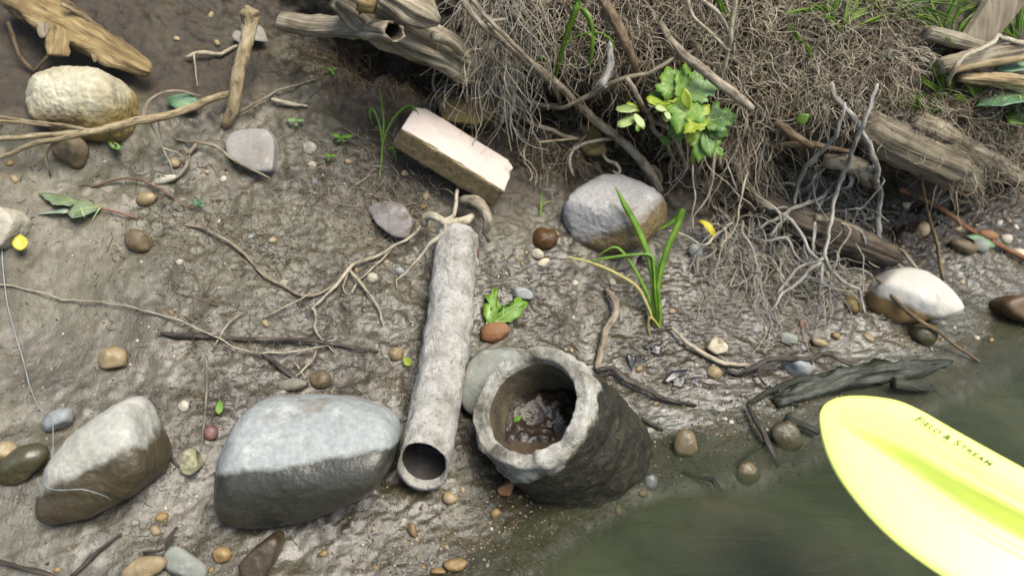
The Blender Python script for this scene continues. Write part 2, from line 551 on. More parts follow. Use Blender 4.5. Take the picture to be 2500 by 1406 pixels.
# ------------------------------------------------------------------ stones
_ico = {}
def ico(sub):
    if sub not in _ico:
        bm = bmesh.new(); bmesh.ops.create_icosphere(bm, subdivisions=sub, radius=1)
        bm.verts.ensure_lookup_table()
        V = np.array([v.co[:] for v in bm.verts]); V /= np.linalg.norm(V, axis=1)[:, None]
        F = np.array([[v.index for v in f.verts] for f in bm.faces]); bm.free()
        _ico[sub] = (V, F)
    return _ico[sub]

def rock(label, cat, outline, mat, depth=.8, sink=.85, facets=(), p=14, rough=.045, rs=2.0, sub=5, name='stone', group=None,
         nrand=6, lift=None, fine=.0, shrink=1.0):
    """outline = photo polygon, or (cx, cy, w, h[, turn]) for a rounded stone. facets = (right, up, towards camera, distance 0..1)"""
    if isinstance(outline[0], (int, float)):
        cx, cy, w, h = outline[:4]; a = math.radians(outline[4]) if len(outline) > 4 else 0
        pts = None
    else:
        pts = np.array(outline, float)
        mn, mx = pts.min(0), pts.max(0); cx, cy = (mn + mx) / 2; w, h = mx - mn; a = 0
    sink = sink if pts is not None else sink * .75
    hh = abs(w / 2 * math.sin(a)) + abs(h / 2 * math.cos(a))
    D0 = hit(cx, cy)[2]
    Db = hit(cx, cy + hh)[2]
    s = D0 / FPX
    dz = max(.28 * min(w, h) / 2 * s, D0 - Db) * sink if lift is None else lift
    Dc = D0 - dz
    s = Dc / FPX
    c = at_depth(cx, cy, Dc)
    d, F = ico(sub)
    L = np.zeros(len(d))
    rx, ry = w / 2 * s, h / 2 * s; rd = depth * (rx + ry) / 2
    sd = cx * 3.7 + cy
    if pts is not None:
        q = (pts - [cx, cy]) * [1, -1] * s * shrink
        if np.sum(q[:, 0] * np.roll(q[:, 1], -1) - q[:, 1] * np.roll(q[:, 0], -1)) < 0: q = q[::-1]
        for i in range(len(q)):
            e = q[(i + 1) % len(q)] - q[i]; n = np.array([e[1], -e[0]]); n /= np.linalg.norm(n) + 1e-9
            hgt = max(n @ q[i], .1 * min(rx, ry))
            k = min(1, np.linalg.norm(e) / (.5 * min(rx, ry)))
            L += k * np.maximum(0, (d[:, 0] * n[0] + d[:, 1] * n[1]) / hgt) ** p
        for n, k in (((0, 0, 1), 1.0), ((0, 0, -1), 1.0)):
            L += np.maximum(0, d @ np.array(n) / rd) ** p
        for fx, fy, fz, k in facets:
            n = np.array([fx, fy, fz], float); n /= np.linalg.norm(n)
            sup = math.sqrt((n[0] * rx) ** 2 + (n[1] * ry) ** 2 + (n[2] * rd) ** 2)
            L += np.maximum(0, d @ n / (sup * k)) ** p
        r = (L + 1e-12) ** (-1 / p)
    else:
        ca, sa = math.cos(a), math.sin(a)
        u = d[:, 0] * ca - d[:, 1] * sa; v = d[:, 0] * sa + d[:, 1] * ca
        r = 1 / np.sqrt((u / rx) ** 2 + (v / ry) ** 2 + (d[:, 2] / rd) ** 2)
        rg = np.random.default_rng(int(sd) % 99991)
        fs = list(facets) + [tuple(rg.normal(size=3)) + (rg.uniform(.68, .92),) for _ in range(nrand)]
        L = (1 / r) ** p
        for fx, fy, fz, k in fs:
            n = np.array([fx, fy, fz], float); n /= np.linalg.norm(n)
            n2 = np.array([n[0] * ca - n[1] * sa, n[0] * sa + n[1] * ca, n[2]])
            sup = math.sqrt((n2[0] * rx) ** 2 + (n2[1] * ry) ** 2 + (n2[2] * rd) ** 2)
            L += np.maximum(0, d @ n / (sup * k)) ** p
        r = L ** (-1 / p)
    V = d * r[:, None]
    m = (rx + ry) / 2
    dn = fbm(V / m * rs + sd, 4) * rough * m
    if fine: dn = dn + fbm(V / m * rs * 5 + sd, 4, .65) * fine * m
    V = V + d * dn[:, None]
    Wd = V[:, :1] * AX + V[:, 1:2] * AU - V[:, 2:3] * AF
    o = mesh_from(name, Wd, F, M[mat] if isinstance(mat, str) else mat)
    o.location = c
    tag(o, label, cat, group)
    return o

SM = stone_mat
TAN = ((176, 158, 118), (196, 182, 146), (150, 128, 88))
M['tan_boulder'] = SM('tan_boulder', (188, 174, 130), (232, 226, 198), (205, 190, 150), 13, .85, .9, speck=.15,
                      wet=(.443, 0, 0, .02, .012, 20), wetcol=(222, 206, 160))
M['brown_cob'] = SM('brown_cobble', (96, 80, 54), (130, 110, 76), (84, 66, 42), 22, .6, .4, mud=((134, 118, 92), .48))
M['grey_flat'] = SM('grey_flat_stone', (160, 156, 148), (186, 182, 176), (150, 140, 122), 16, .8, .3, mud=((150, 134, 108), .38))
M['pale'] = SM('pale_stone', (205, 196, 172), (226, 219, 200), (184, 170, 136), 24, .7, .4)
M['tan_peb'] = SM('tan_pebble', (160, 138, 98), (192, 172, 132), (140, 116, 76), 30, .55, .2)
M['yellow_peb'] = SM('yellow_pebble', (142, 112, 62), (176, 148, 96), (118, 92, 54), 34, .55, .3)
M['bluegrey'] = SM('blue_grey_pebble', (146, 152, 150), (176, 182, 180), (126, 132, 128), 30, .55, .2)
M['red_peb'] = SM('reddish_pebble', (122, 84, 78), (150, 112, 104), (100, 70, 64), 40, .5, .2)
M['orange'] = SM('orange_clay_lump', (150, 104, 62), (172, 124, 80), (128, 90, 56), 30, .75, .4)
M['dark_wet'] = SM('dark_wet_stone', (70, 58, 42), (98, 82, 58), (60, 48, 34), 24, .35, .4)
M['wet_two'] = SM('wet_cobble', (108, 94, 62), (136, 120, 86), (146, 138, 138), 18, .4, .3)
M['big_grey'] = SM('big_grey_boulder', (178, 186, 184), (200, 206, 204), (214, 214, 210), 9, .85, .6, speck=.4,
                   wet=(.752, -.2, .8, .016, .004, 20), wetcol=(104, 100, 88))
M['tri_stone'] = SM('pale_triangular_boulder', (186, 184, 170), (212, 212, 202), (170, 160, 132), 11, .8, .6, speck=.3,
                    wet=(.748, -.5, .5, .03, .006, 18), wetcol=(122, 110, 88))
M['round_pale'] = SM('round_pale_boulder', (170, 169, 164), (212, 211, 208), (248, 246, 240), 15, .75, .8, speck=.3,
                     wet=(.483, -.5, .3, .018, .012, 26), wetcol=(190, 168, 122))
M['right_white'] = SM('white_right_boulder', (204, 200, 186), (228, 226, 218), (190, 178, 150), 13, .8, .4, speck=.12,
                      wet=(.247, .25, 0, .010, .005, 24), wetcol=(190, 160, 112))
M['greenish'] = SM('greenish_grey_boulder', (142, 148, 138), (170, 174, 164), (126, 124, 106), 14, .8, .4)
M['slab'] = SM('muddy_grey_slab', (138, 130, 122), (176, 170, 168), (120, 104, 82), 20, .8, .5, mud=((118, 100, 74), .42))
M['lichen'] = SM('lichen_spotted_stone', (58, 56, 48), (74, 70, 58), (90, 84, 70), 30, .8, .4, mud=((186, 184, 146), .56))
M['yellow_block'] = SM('yellow_brown_block', (116, 94, 50), (160, 138, 84), (190, 172, 116), 16, .85, .5, mud=((88, 72, 50), .45))
M['cob_band'] = SM('banded_brown_cobble', (110, 84, 46), (160, 132, 80), (196, 180, 140), 24, .45, .6, speck=.5,
                   wet=(.228, 0, 0, .006, .004, 60), wetcol=(190, 160, 110))
M['oval_wet'] = SM('oval_half_wet_stone', (176, 180, 172), (196, 200, 192), None, 14, .6, .2,
                   wet=(.181, 0, 0, .006, .004, 20), wetcol=(128, 120, 92))
M['submerged'] = SM('submerged_cobble', (66, 60, 34), (92, 84, 48), (60, 54, 34), 20, .4, .2)
M['edge_brown'] = SM('dark_brown_boulder', (84, 62, 36), (116, 86, 46), (150, 110, 56), 12, .5, .4)
M['chalk'] = SM('cream_angular_stone', (222, 208, 172), (240, 230, 204), None, 26, .8, .5, speck=.12)

rock('large pale tan boulder with a flaky rough face, behind the forked branch', 'boulder',
     [(60, 235), (72, 200), (100, 178), (145, 158), (200, 151), (250, 163), (292, 190), (318, 230), (324, 272), (318, 315), (300, 345), (240, 352), (160, 340), (100, 310), (68, 275)],
     'tan_boulder', depth=.75, facets=[(0, .75, .65, .86), (.05, -.6, .8, .9), (-.6, .1, .8, .9)], p=9, rough=.035, fine=.02, sub=6, name='boulder')
rock('round dark brown cobble under the forked branch', 'cobble', (170, 372, 96, 84), 'brown_cob', sub=4)
rock('flat grey stone pressed into mud below the upright stick', 'stone',
     [(551, 350), (572, 322), (610, 313), (655, 317), (673, 342), (678, 392), (672, 424), (630, 424), (590, 408), (560, 380)], 'grey_flat', depth=.5, facets=[(0, .25, 1, .7)], p=16, rough=.02)
rock('pale stone cut by the left edge, beside a yellow leaf', 'stone',
     [(-45, 520), (-10, 503), (35, 512), (60, 538), (52, 572), (20, 608), (-30, 602)], 'pale', p=10, rough=.06, fine=.02, name='stone')
rock('round brown cobble sunk in smooth mud, mid left', 'cobble', (340, 587, 72, 62, 10), 'brown_cob', sub=4)
rock('small tan pebble just right of the maple leaf with a red stalk', 'pebble', (358, 486, 52, 36, -10), 'tan_peb', sub=3, name='pebble', nrand=3)
rock('rounded tan cobble alone on smooth mud above the triangular boulder', 'cobble', (277, 877, 78, 62), 'tan_peb', sub=4)
rock('small blue green oval stone touching the triangular boulder', 'stone', (143, 1026, 88, 54, -26), 'bluegrey', sub=4)
rock('dark oval stone with a dry pale streak, left of the triangular boulder', 'stone', (56, 1134, 140, 84, -34), 'oval_wet', sub=4)
rock('tan stone cut by the left edge near the dark oval stone', 'stone', (12, 1106, 66, 60), 'tan_peb', sub=4)
rock('triangular boulder, dry white on top and wet brown below, lower left', 'boulder',
     [(106, 1195), (128, 1120), (165, 1068), (235, 992), (300, 952), (335, 953), (350, 988), (394, 1055), (409, 1110), (393, 1170), (340, 1220), (250, 1268), (160, 1292), (108, 1262)],
     'tri_stone', depth=.66, shrink=.92, facets=[(-.15, .65, .75, .78), (.25, -.45, .85, .88), (-.75, .3, .6, .88)], p=9, rough=.035, fine=.006, sub=6, name='boulder')
rock('small black stone with cream lichen patches between two big boulders', 'stone',
     [(444, 1132), (458, 1094), (480, 1104), (493, 1140), (476, 1158), (448, 1152)], 'lichen', p=9, rough=.05, sub=4)
rock('small dull red pebble against the left side of the big grey boulder', 'pebble', (515, 1057, 36, 42), 'red_peb', sub=3, name='pebble', nrand=3)
rock('small white pebble with a mud skirt above the lichen spotted stone', 'pebble', (450, 992, 30, 30), 'pale', sub=3, name='pebble', nrand=4)
rock('biggest grey boulder with a dark wet band along its foot, left of the narrow pipe', 'boulder',
     [(490, 1165), (500, 1120), (530, 1060), (562, 1000), (600, 970), (665, 953), (760, 951), (860, 961), (930, 980), (970, 1005), (988, 1042), (978, 1110), (955, 1185), (850, 1242), (720, 1290), (625, 1312), (560, 1292), (505, 1225)],
     'big_grey', depth=.66, shrink=.99, facets=[(-.02, .62, .78, .74), (.08, -.62, .78, .84), (-.8, .2, .55, .9)], p=8, rough=.026, fine=.004, rs=1.8, sub=6, name='boulder')
rock('brown cobble in mud above the right end of the biggest grey boulder', 'cobble', (783, 927, 54, 48), 'brown_cob', sub=4, nrand=4)
rock('flat grey brown stone just above the biggest grey boulder', 'stone', (712, 938, 76, 34), 'greenish', sub=4)
rock('muddy grey slab wedged in the slope above the narrow pipe', 'slab',
     [(893, 506), (930, 489), (985, 498), (1012, 540), (1002, 586), (962, 580), (925, 552)], 'slab', depth=.6, p=16, rough=.03, facets=[(-.3, .5, .9, .75)], name='stone')
rock('yellow brown block buried in the bank behind the tilted brick', 'block',
     [(1062, 238), (1115, 222), (1205, 240), (1208, 296), (1160, 314), (1085, 304)], 'yellow_block', depth=.7, p=22, rough=.035, fine=.01, facets=[(0, .8, .6, .85)], name='stone_block', lift=.03)
rock('large round pale boulder with white patches, behind the grass tuft', 'boulder',
     [(1364, 522), (1378, 482), (1425, 442), (1468, 420), (1525, 424), (1580, 448), (1625, 480), (1639, 520), (1622, 562), (1580, 600), (1495, 627), (1430, 615), (1385, 582)],
     'round_pale', depth=.8, facets=[(.05, .6, .78, .80), (-.25, -.5, .8, .86), (.7, -.2, .7, .86)], p=11, rough=.03, fine=.012, sub=6, name='boulder')
rock('brown cobble with a pale top, left of the round pale boulder', 'cobble', (1330, 582, 64, 62, 15), 'cob_band', sub=4, rough=.05)
rock('small white pebble just below the pale topped brown cobble', 'pebble', (1312, 620, 34, 27, 15), 'pale', sub=3, name='pebble', nrand=4)
rock('flat white pebble, lower of the two under the brown cobble', 'pebble', (1326, 642, 36, 20, -30), 'chalk', sub=3, name='pebble', nrand=4)
rock('flat blue grey pebble behind the chewed green leaf', 'pebble', (1272, 717, 64, 34, 14), 'bluegrey', sub=4, name='pebble')
rock('orange clay lump under the chewed green leaf', 'lump', (1206, 812, 84, 52, -10), 'orange', sub=4, name='clay_lump', depth=.5, nrand=5)
rock('greenish grey boulder half hidden behind the concrete pipe', 'boulder',
     [(1122, 935), (1148, 872), (1188, 850), (1262, 850), (1280, 900), (1235, 1000), (1150, 1008), (1122, 975)], 'greenish', depth=.8, p=12, name='boulder', facets=[(0, .6, .8, .8)], sub=5)
rock('white boulder with a tan underside below the dark rotten log', 'boulder',
     [(2118, 700), (2165, 662), (2205, 650), (2255, 655), (2300, 684), (2324, 730), (2330, 757), (2270, 778), (2200, 794), (2155, 785), (2112, 750)],
     'right_white', depth=.8, p=12, rough=.03, facets=[(.2, .6, .78, .76), (-.3, -.5, .8, .85)], name='boulder', sub=5)
rock('dark brown boulder cut by the right edge above the water', 'boulder',
     [(2426, 742), (2460, 720), (2520, 722), (2560, 780), (2505, 792), (2450, 772)], 'edge_brown', p=9, name='boulder', sub=4)
rock('angular cream stone on dark mud right of the grass tuft', 'stone', [(1722, 850), (1735, 828), (1752, 820), (1773, 840), (1774, 858), (1745, 864)], 'chalk', p=14, rough=.05, sub=4, depth=.7)
rock('rounded tan pebble below the angular cream stone', 'pebble', (1744, 909, 40, 33, 20), 'tan_peb', sub=3, name='pebble')
rock('blue grey stone with a white tip among the twigs at the water edge', 'stone', (1950, 893, 78, 62), 'bluegrey', sub=4)
rock('wet cobble with purple grey top standing in shallow silt', 'cobble', (1676, 1082, 64, 80, 15), 'wet_two', sub=4, depth=.5, nrand=6)
rock('wet tan cobble at the water edge, left of the paddle', 'cobble', (1828, 1155, 60, 62), 'wet_two', sub=4, depth=.5, nrand=6)
rock('olive brown cobble under water beside the paddle tip', 'cobble', (1922, 1066, 92, 78), 'submerged', sub=4, depth=.45, nrand=6)
rock('brownish cobble in shallows below the white boulder', 'cobble', (2258, 815, 84, 62), 'submerged', sub=4)
rock('yellow pebble with a pink top below the biggest grey boulder', 'pebble', (540, 1355, 52, 42, -10), 'yellow_peb', sub=4, name='pebble')
rock('long yellow pebble near the bottom edge', 'pebble', (1112, 1378, 72, 30, -5), 'yellow_peb', sub=4, name='pebble')
rock('small yellow pebble touching the long yellow pebble', 'pebble', (1070, 1393, 44, 17, -4), 'yellow_peb', sub=3, name='pebble')
rock('wet brown angular stone under the biggest grey boulder', 'stone', [(592, 1370), (610, 1345), (668, 1302), (688, 1308), (680, 1352), (655, 1400), (600, 1404)], 'dark_wet', p=14, rough=.06, sub=4)
rock('flat tan stone level with the mud at the bottom edge', 'stone', (345, 1386, 130, 54, -15), 'tan_peb', sub=4, depth=.3)
rock('flat green grey stone level with the mud at the bottom edge', 'stone', (452, 1380, 120, 84, 35), 'greenish', sub=4, depth=.3)
rock('tan pebble on wet mud under the pipe opening', 'pebble', (1097, 1216, 42, 30, 20), 'tan_peb', sub=3, name='pebble', nrand=4)
rock('amber pebble on wet gravel right of the tan pebble', 'pebble', (1211, 1253, 28, 26), 'yellow_peb', sub=3, name='pebble')
rock('pointed yellow sliver of stone below the biggest grey boulder', 'pebble', (1007, 1293, 20, 48, -12), 'yellow_peb', sub=3, name='pebble')
rock('orange red shard beside the concrete pipe', 'shard', [(1212, 1190), (1252, 1168), (1258, 1174), (1246, 1208), (1220, 1206)], 'orange', p=16, sub=3, name='clay_shard')
rock('small tan pebble below the Y shaped root, upper left', 'pebble', (426, 397, 28, 28), 'tan_peb', sub=3, name='pebble', nrand=3)
rock('angular cream and brown stone right of the flat grey stone', 'stone', (756, 362, 34, 38, 40), 'pale', sub=3, nrand=6)
rock('cream pebble directly under the angular cream and brown stone', 'pebble', (762, 405, 24, 22), 'pale', sub=3, name='pebble')
rock('long pale flake of stone on the mud below the flat grey stone', 'stone', (402, 440, 84, 20, -18), 'pale', sub=3, depth=.4)
rock('white pebble left of the narrow pipe beside a pale root', 'pebble', (907, 679, 34, 28), 'pale', sub=3, name='pebble', nrand=4)
rock('blue white pebble between root and narrow pipe', 'pebble', (976, 662, 30, 22, 20), 'bluegrey', sub=3, name='pebble', nrand=4)
rock('tan lump of stone beside a small leaf left of the narrow pipe', 'stone', (965, 864, 46, 34), 'tan_peb', sub=3, nrand=5)
rock('tan cobble held in roots above the white boulder', 'cobble', (1738, 450, 72, 84, 20), 'brown_cob', sub=4)
rock('grey stone showing through roots above the round pale boulder', 'stone', [(1392, 330), (1420, 308), (1466, 326), (1482, 380), (1440, 388), (1400, 366)], 'yellow_block', sub=4, p=12)
rock('white chip stone among roots right of the grass tuft', 'stone', (1697, 615, 44, 40, 30), 'bluegrey', sub=3, nrand=6)
rock('pale pebble near the foot of the grass tuft', 'pebble', (1495, 690, 18, 18), 'pale', sub=3, name='pebble')
rock('orange stone beside a green leaf at far right', 'stone', (2412, 577, 62, 30, 10), 'orange', sub=3)
rock('cream stone right of the orange stone', 'stone', (2456, 584, 32, 28), 'pale', sub=3)
rock('brown wedge of stone on gravel at far right', 'stone', (2355, 604, 84, 34, 22), 'brown_cob', sub=3, nrand=5)
rock('pale stone lowest of the gravel group at far right', 'stone', (2393, 601, 42, 34, 30), 'greenish', sub=3, nrand=4)
rock('white cobble at the right edge on the gravel slope', 'cobble', (2486, 622, 42, 32), 'chalk', sub=3)
rock('cream pebble under the big smooth log', 'pebble', (2213, 497, 24, 30), 'pale', sub=3, name='pebble')
rock('ochre stone in mud below the big smooth log', 'stone', (2252, 560, 36, 40, 20), 'tan_peb', sub=3, nrand=4)
rock('tan stone in shadow below the rotten log', 'stone', (2085, 745, 60, 40, 30), 'yellow_block', sub=3, nrand=4)
rock('orange pebble on the mud below the root clump', 'pebble', (1957, 790, 20, 30), 'orange', sub=3, name='pebble')
rock('long cream pebble at the foot of the slope near the twigs', 'pebble', (2000, 836, 46, 22, 20), 'tan_peb', sub=3, name='pebble')
rock('dull grey pebble in mud left of the long cream pebble', 'pebble', (1925, 826, 56, 30, 15), 'greenish', sub=3, name='pebble')
rock('red brown broken shard of clay beside the top of the narrow pipe', 'shard', [(1135, 592), (1150, 582), (1170, 612), (1166, 650), (1152, 640)], SM('rust_clay', (120, 62, 40), (142, 80, 52), None, 40, .85, .5), sub=3, p=12, name='clay_shard')

# small pebbles: look-alikes share a label and a group
peb_kinds = [('cream', 'pale', 'small cream pebble pressed into the mud', 'small cream pebbles in the mud'),
             ('tan', 'tan_peb', 'small tan pebble pressed into the mud', 'small tan pebbles in the mud'),
             ('grey', 'bluegrey', 'small blue grey pebble pressed into the mud', 'small blue grey pebbles in the mud'),
             ('amber', 'yellow_peb', 'small amber pebble pressed into the mud', 'small amber pebbles in the mud')]
proto = {}
def small_pebble(px, py, w, kind):
    key, mt, lab, grp = peb_kinds[kind]
    P, n, dpt = hit(px, py)
    s = w * dpt / FPX / 2
    k = (kind, random.randrange(4))
    if k not in proto:
        d, F = ico(2)
        V = d * np.array([1, random.uniform(.6, .95), random.uniform(.5, .75)])
        V = V * (1 + .30 * perlin(d * 1.3 + random.random() * 90))[:, None]
        o = mesh_from('pebble', V, F, M[mt]); proto[k] = o
    else:
        o = link(proto[k].copy())
    q = Vector(n).to_track_quat('Z', 'Y').to_matrix().to_4x4()
    o.matrix_world = Matrix.Translation(Vector(P + n * s * .05)) @ q @ Matrix.Rotation(random.uniform(0, 6.28), 4, 'Z') @ Matrix.Scale(s, 4)
    tag(o, lab, 'pebble', grp)
for px, py, w, kd in [(693, 690, 20, 0), (665, 587, 22, 1), (613, 577, 18, 2), (438, 640, 18, 0), (535, 541, 12, 0), (418, 763, 18, 3), (345, 640, 10, 0),
                      (335, 832, 9, 0), (535, 702, 8, 0), (154, 815, 8, 0), (1403, 692, 22, 0), (1325, 680, 9, 0), (1236, 668, 12, 0), (1217, 676, 8, 0), (1400, 775, 12, 0),
                      (1388, 750, 8, 0), (1262, 628, 14, 1), (1275, 645, 14, 3), (1285, 617, 12, 1), (1235, 630, 10, 1), (1018, 546, 14, 1), (945, 640, 14, 1), (870, 660, 18, 3),
                      (648, 790, 24, 1), (318, 890, 10, 0), (425, 870, 8, 0), (463, 1230, 10, 0), (480, 1212, 10, 0), (405, 1240, 14, 0), (395, 1262, 30, 3), (380, 1296, 30, 1),
                      (330, 1275, 22, 2), (790, 1350, 22, 3), (515, 1390, 16, 3), (140, 1390, 18, 3), (1130, 1195, 18, 1), (1190, 1380, 10, 0), (1200, 1290, 9, 0), (1270, 1212, 16, 3),
                      (1290, 1205, 22, 3), (1240, 1185, 14, 2), (1600, 985, 16, 3), (1590, 1175, 44, 2), (1570, 1205, 26, 1), (1510, 1247, 30, 1), (1785, 1030, 14, 0), (1770, 1022, 12, 0),
                      (1640, 760, 20, 1), (1660, 730, 12, 0), (1590, 700, 10, 0), (1395, 855, 16, 1), (1420, 900, 20, 1), (1560, 900, 26, 3), (2230, 720, 10, 0), (2420, 830, 16, 3),
                      (2385, 825, 14, 0), (2330, 800, 10, 0), (2300, 830, 12, 3), (2200, 830, 12, 1), (1700, 890, 10, 0), (2440, 545, 18, 0), (2480, 555, 16, 0), (2465, 540, 12, 1),
                      (150, 310, 18, 1), (25, 400, 22, 3), (36, 437, 26, 1), (505, 420, 16, 1), (545, 437, 18, 0), (770, 445, 20, 2), (790, 430, 12, 0), (850, 395, 18, 1),
                      (988, 423, 20, 1), (1040, 480, 24, 1), (1068, 470, 18, 1), (912, 508, 12, 1), (1035, 505, 22, 3), (140, 220, 10, 1), (530, 105, 18, 1), (515, 38, 20, 1),
                      (432, 95, 16, 1), (2190, 168, 16, 0), (2120, 825, 30, 1), (2040, 820, 24, 3), (1960, 850, 18, 2), (2340, 560, 20, 1), (2300, 640, 16, 1), (2350, 690, 14, 1)]:
    small_pebble(px, py, w, kd)

# grit nobody could count: one mesh of tiny chips
def grit(name, label, n, xr, yr, size, mats, weights, keep=lambda px, py: True):
    d, F0 = ico(1)
    Vs, Fs, mi, off = [], [], [], 0
    while len(Vs) < n:
        px, py = random.uniform(*xr), random.uniform(*yr)
        if not keep(px, py): continue
        P, nrm, dp = hit(px, py)
        s = random.uniform(*size) * (1.6 if random.random() < .06 else 1) * .5
        A = RNG.normal(size=(3, 3)); Q, _ = np.linalg.qr(A)
        V = (d * np.array([1, .75, .55])) @ Q * s * (1 + .2 * RNG.normal(size=(len(d), 1))) + P + nrm * s * .2
        Vs.append(V); Fs.append(F0 + off); off += len(V)
        mi += [random.choices(range(len(mats)), weights)[0]] * len(F0)
    o = mesh_from(name, np.vstack(Vs), np.vstack(Fs), None, mats=[M[k] for k in mats], midx=mi, smooth=False)
    tag(o, label, None, None, 'stuff')
def on_mud(px, py):
    return py > np.interp(px, [0, 500, 900, 1300, 1700, 2100, 2500], [150, 260, 330, 470, 560, 640, 520])
grit('gravel', 'fine gravel and shell chips scattered over the mud', 1500, (0, 2500), (150, 1400), (.0012, .0042), ['pale', 'tan_peb', 'bluegrey', 'dark_wet', 'yellow_peb'], [3, 4, 2, 4, 1], on_mud)
grit('shore_gravel', 'wet gravel along the water edge', 1300, (850, 2100), (860, 1400), (.0015, .005), ['pale', 'tan_peb', 'bluegrey', 'dark_wet', 'yellow_peb'], [1, 4, 3, 5, 3],
     lambda px, py: abs(py - np.interp(px, [850, 1250, 1500, 1750, 2100], [1330, 1330, 1200, 1080, 960])) < random.gauss(0, 95))
grit('slope_gravel', 'pebbly gravel on the far right slope', 500, (2150, 2500), (470, 860), (.002, .006), ['pale', 'tan_peb', 'bluegrey', 'dark_wet', 'orange'], [2, 4, 2, 4, 2])

M['clod'] = plain_mat('mud_clod', (88, 79, 63), (124, 114, 96), 90, .6, .5)
M['clod_dark'] = plain_mat('dark_mud_clod', (66, 58, 46), (96, 86, 70), 90, .65, .5)
def clumped(px, py):
    return on_mud(px, py) and perlin(np.array([px / 110, py / 80, 2.5])) + .35 * perlin(np.array([px / 35, py / 30, 8.5])) > .12
grit('mud_crumbs', 'crumbs and clods of mud lying in patches on the slope', 1500, (420, 2300), (220, 1400), (.0018, .005), ['clod', 'clod_dark'], [5, 1], clumped)
# ------------------------------------------------------------------ brick
def brick_material():
    m, nt, b = new_mat('pale_brick')
    p = nn(nt, 'ShaderNodeTexCoord').outputs['Object']
    g = nn(nt, 'ShaderNodeNewGeometry')
    n1 = noise(nt, p, 14, 5, .6); n2 = noise(nt, p, 110, 5, .7)
    col = ramp(nt, n1, [(.3, S(214, 205, 202)), (.5, S(240, 226, 212)), (.7, S(236, 218, 204))])
    col = mix(nt, mrange(nt, n2, .62, .75, 0, .5), col, S(150, 135, 122))
    nz = nn(nt, 'ShaderNodeTexCoord').outputs['Normal']
    sp = nn(nt, 'ShaderNodeSeparateXYZ'); nt.links.new(nz, sp.inputs[0])
    dirt = mrange(nt, math_(nt, 'ADD', math_(nt, 'MULTIPLY', sp.outputs[1], -1), math_(nt, 'MULTIPLY', math_(nt, 'SUBTRACT', n2, .5), .5)), .35, .6)
    mudc = ramp(nt, n2, [(.3, S(92, 80, 50)), (.6, S(138, 122, 84)), (.75, S(160, 144, 106))])
    col = mix(nt, dirt, col, mudc)
    nt.links.new(col, b.inputs['Base Color']); b.inputs['Roughness'].default_value = .85
    nt.links.new(bump(nt, n2, .5, .003), b.inputs['Normal'])
    return m
def camvec(px, s): return (px[0] * AX - px[1] * AU + px[2] * AF) * s
def make_brick():
    D = hit(1105, 400)[2] - .045
    k = D / 1.27
    Rc = np.array([[.84588, .20017, .49438], [-.49938, .62280, .60228], [-.18734, -.75634, .62678]])   # right, up, towards the viewer
    R3 = np.stack([AX, AU, -AF], 1) @ Rc
    cen = CAM + (AX * -.0914 + AU * .21361 - AF * -1.27) * k
    half = np.array([.0935, .0446, .0205]) * k
    n = 26
    bm = bmesh.new(); bmesh.ops.create_cube(bm, size=2)
    bmesh.ops.subdivide_edges(bm, edges=bm.edges[:], cuts=n, use_grid_fill=True)
    V = np.array([v.co[:] for v in bm.verts]); F = [[v.index for v in f.verts] for f in bm.faces]; bm.free()
    r = .0055
    Q = V * half
    inner = np.clip(Q, -(half - r), half - r); dd = Q - inner; ln = np.linalg.norm(dd, axis=1)[:, None]
    nrm = np.where(ln > 1e-9, dd / np.maximum(ln, 1e-9), 0)
    Q = inner + nrm * r
    edge = (np.sum(np.abs(V) > .93, axis=1) >= 2)
    nz = fbm(Q * 60, 4)
    nrm_all = V / np.linalg.norm(V, axis=1)[:, None]
    Q = Q - nrm_all * (np.where(edge, .0022, .0007) * (nz + .3))[:, None]
    chips = [(np.array([half[0], half[1] * .45, half[2]]), .014), (np.array([half[0] * .98, half[1], half[2]]), .012), (np.array([-half[0], half[1], half[2]]), .015),
             (np.array([half[0] * .3, half[1], half[2]]), .006), (np.array([-half[0] * .4, -half[1], half[2]]), .006)]
    for c, rr in chips:
        d = np.linalg.norm(Q - c, axis=1); k = d < rr
        Q[k] = Q[k] - nrm_all[k] * ((rr - d[k]) * .75)[:, None]
    o = mesh_from('brick', Q, F, brick_material())
    o.matrix_world = Matrix.Translation(Vector(cen)) @ Matrix(R3.tolist()).to_4x4()
    tag(o, 'pale pink brick with a muddy front face, tilted on the bank', 'brick')
make_brick()

# ------------------------------------------------------------------ the narrow crusted pipe
def crust_mat(key, c1, c2, c3, scale, dark=None, wet=None, wetcol=None):
    m, nt, b = new_mat(key)
    p = pos(nt)
    n1 = noise(nt, p, scale, 6, .65); n2 = noise(nt, p, 150, 5, .7); n3 = noise(nt, p, 55, 6, .7, .5)
    col = ramp(nt, n1, [(.33, S(*c1)), (.5, S(*c2)), (.68, S(*c3))])
    col = mix(nt, mrange(nt, n2, .54, .70, 0, .7), col, S(92, 84, 70))
    col = mix(nt, mrange(nt, n3, .66, .74, 0, .5), col, S(172, 128, 98))
    if wet:
        w = wet_mask(nt, *wet)
        wc = ramp(nt, n3, [(.35, S(*wetcol[0])), (.55, S(*wetcol[1])), (.72, S(*wetcol[2]))])
        col = mix(nt, w, col, wc)
        nt.links.new(mrange(nt, w, 0, 1, .85, .5), b.inputs['Roughness'])
    else:
        b.inputs['Roughness'].default_value = .85
    nt.links.new(col, b.inputs['Base Color'])
    h = bump(nt, n2, .8, .004); h = bump(nt, n3, .9, .008, h)
    nt.links.new(h, b.inputs['Normal'])
    return m

def frame_of(a):
    a = a / np.linalg.norm(a)
    x = np.cross(a, np.array([0, 0, 1.0])); x /= np.linalg.norm(x)
    return a, x, np.cross(x, a)

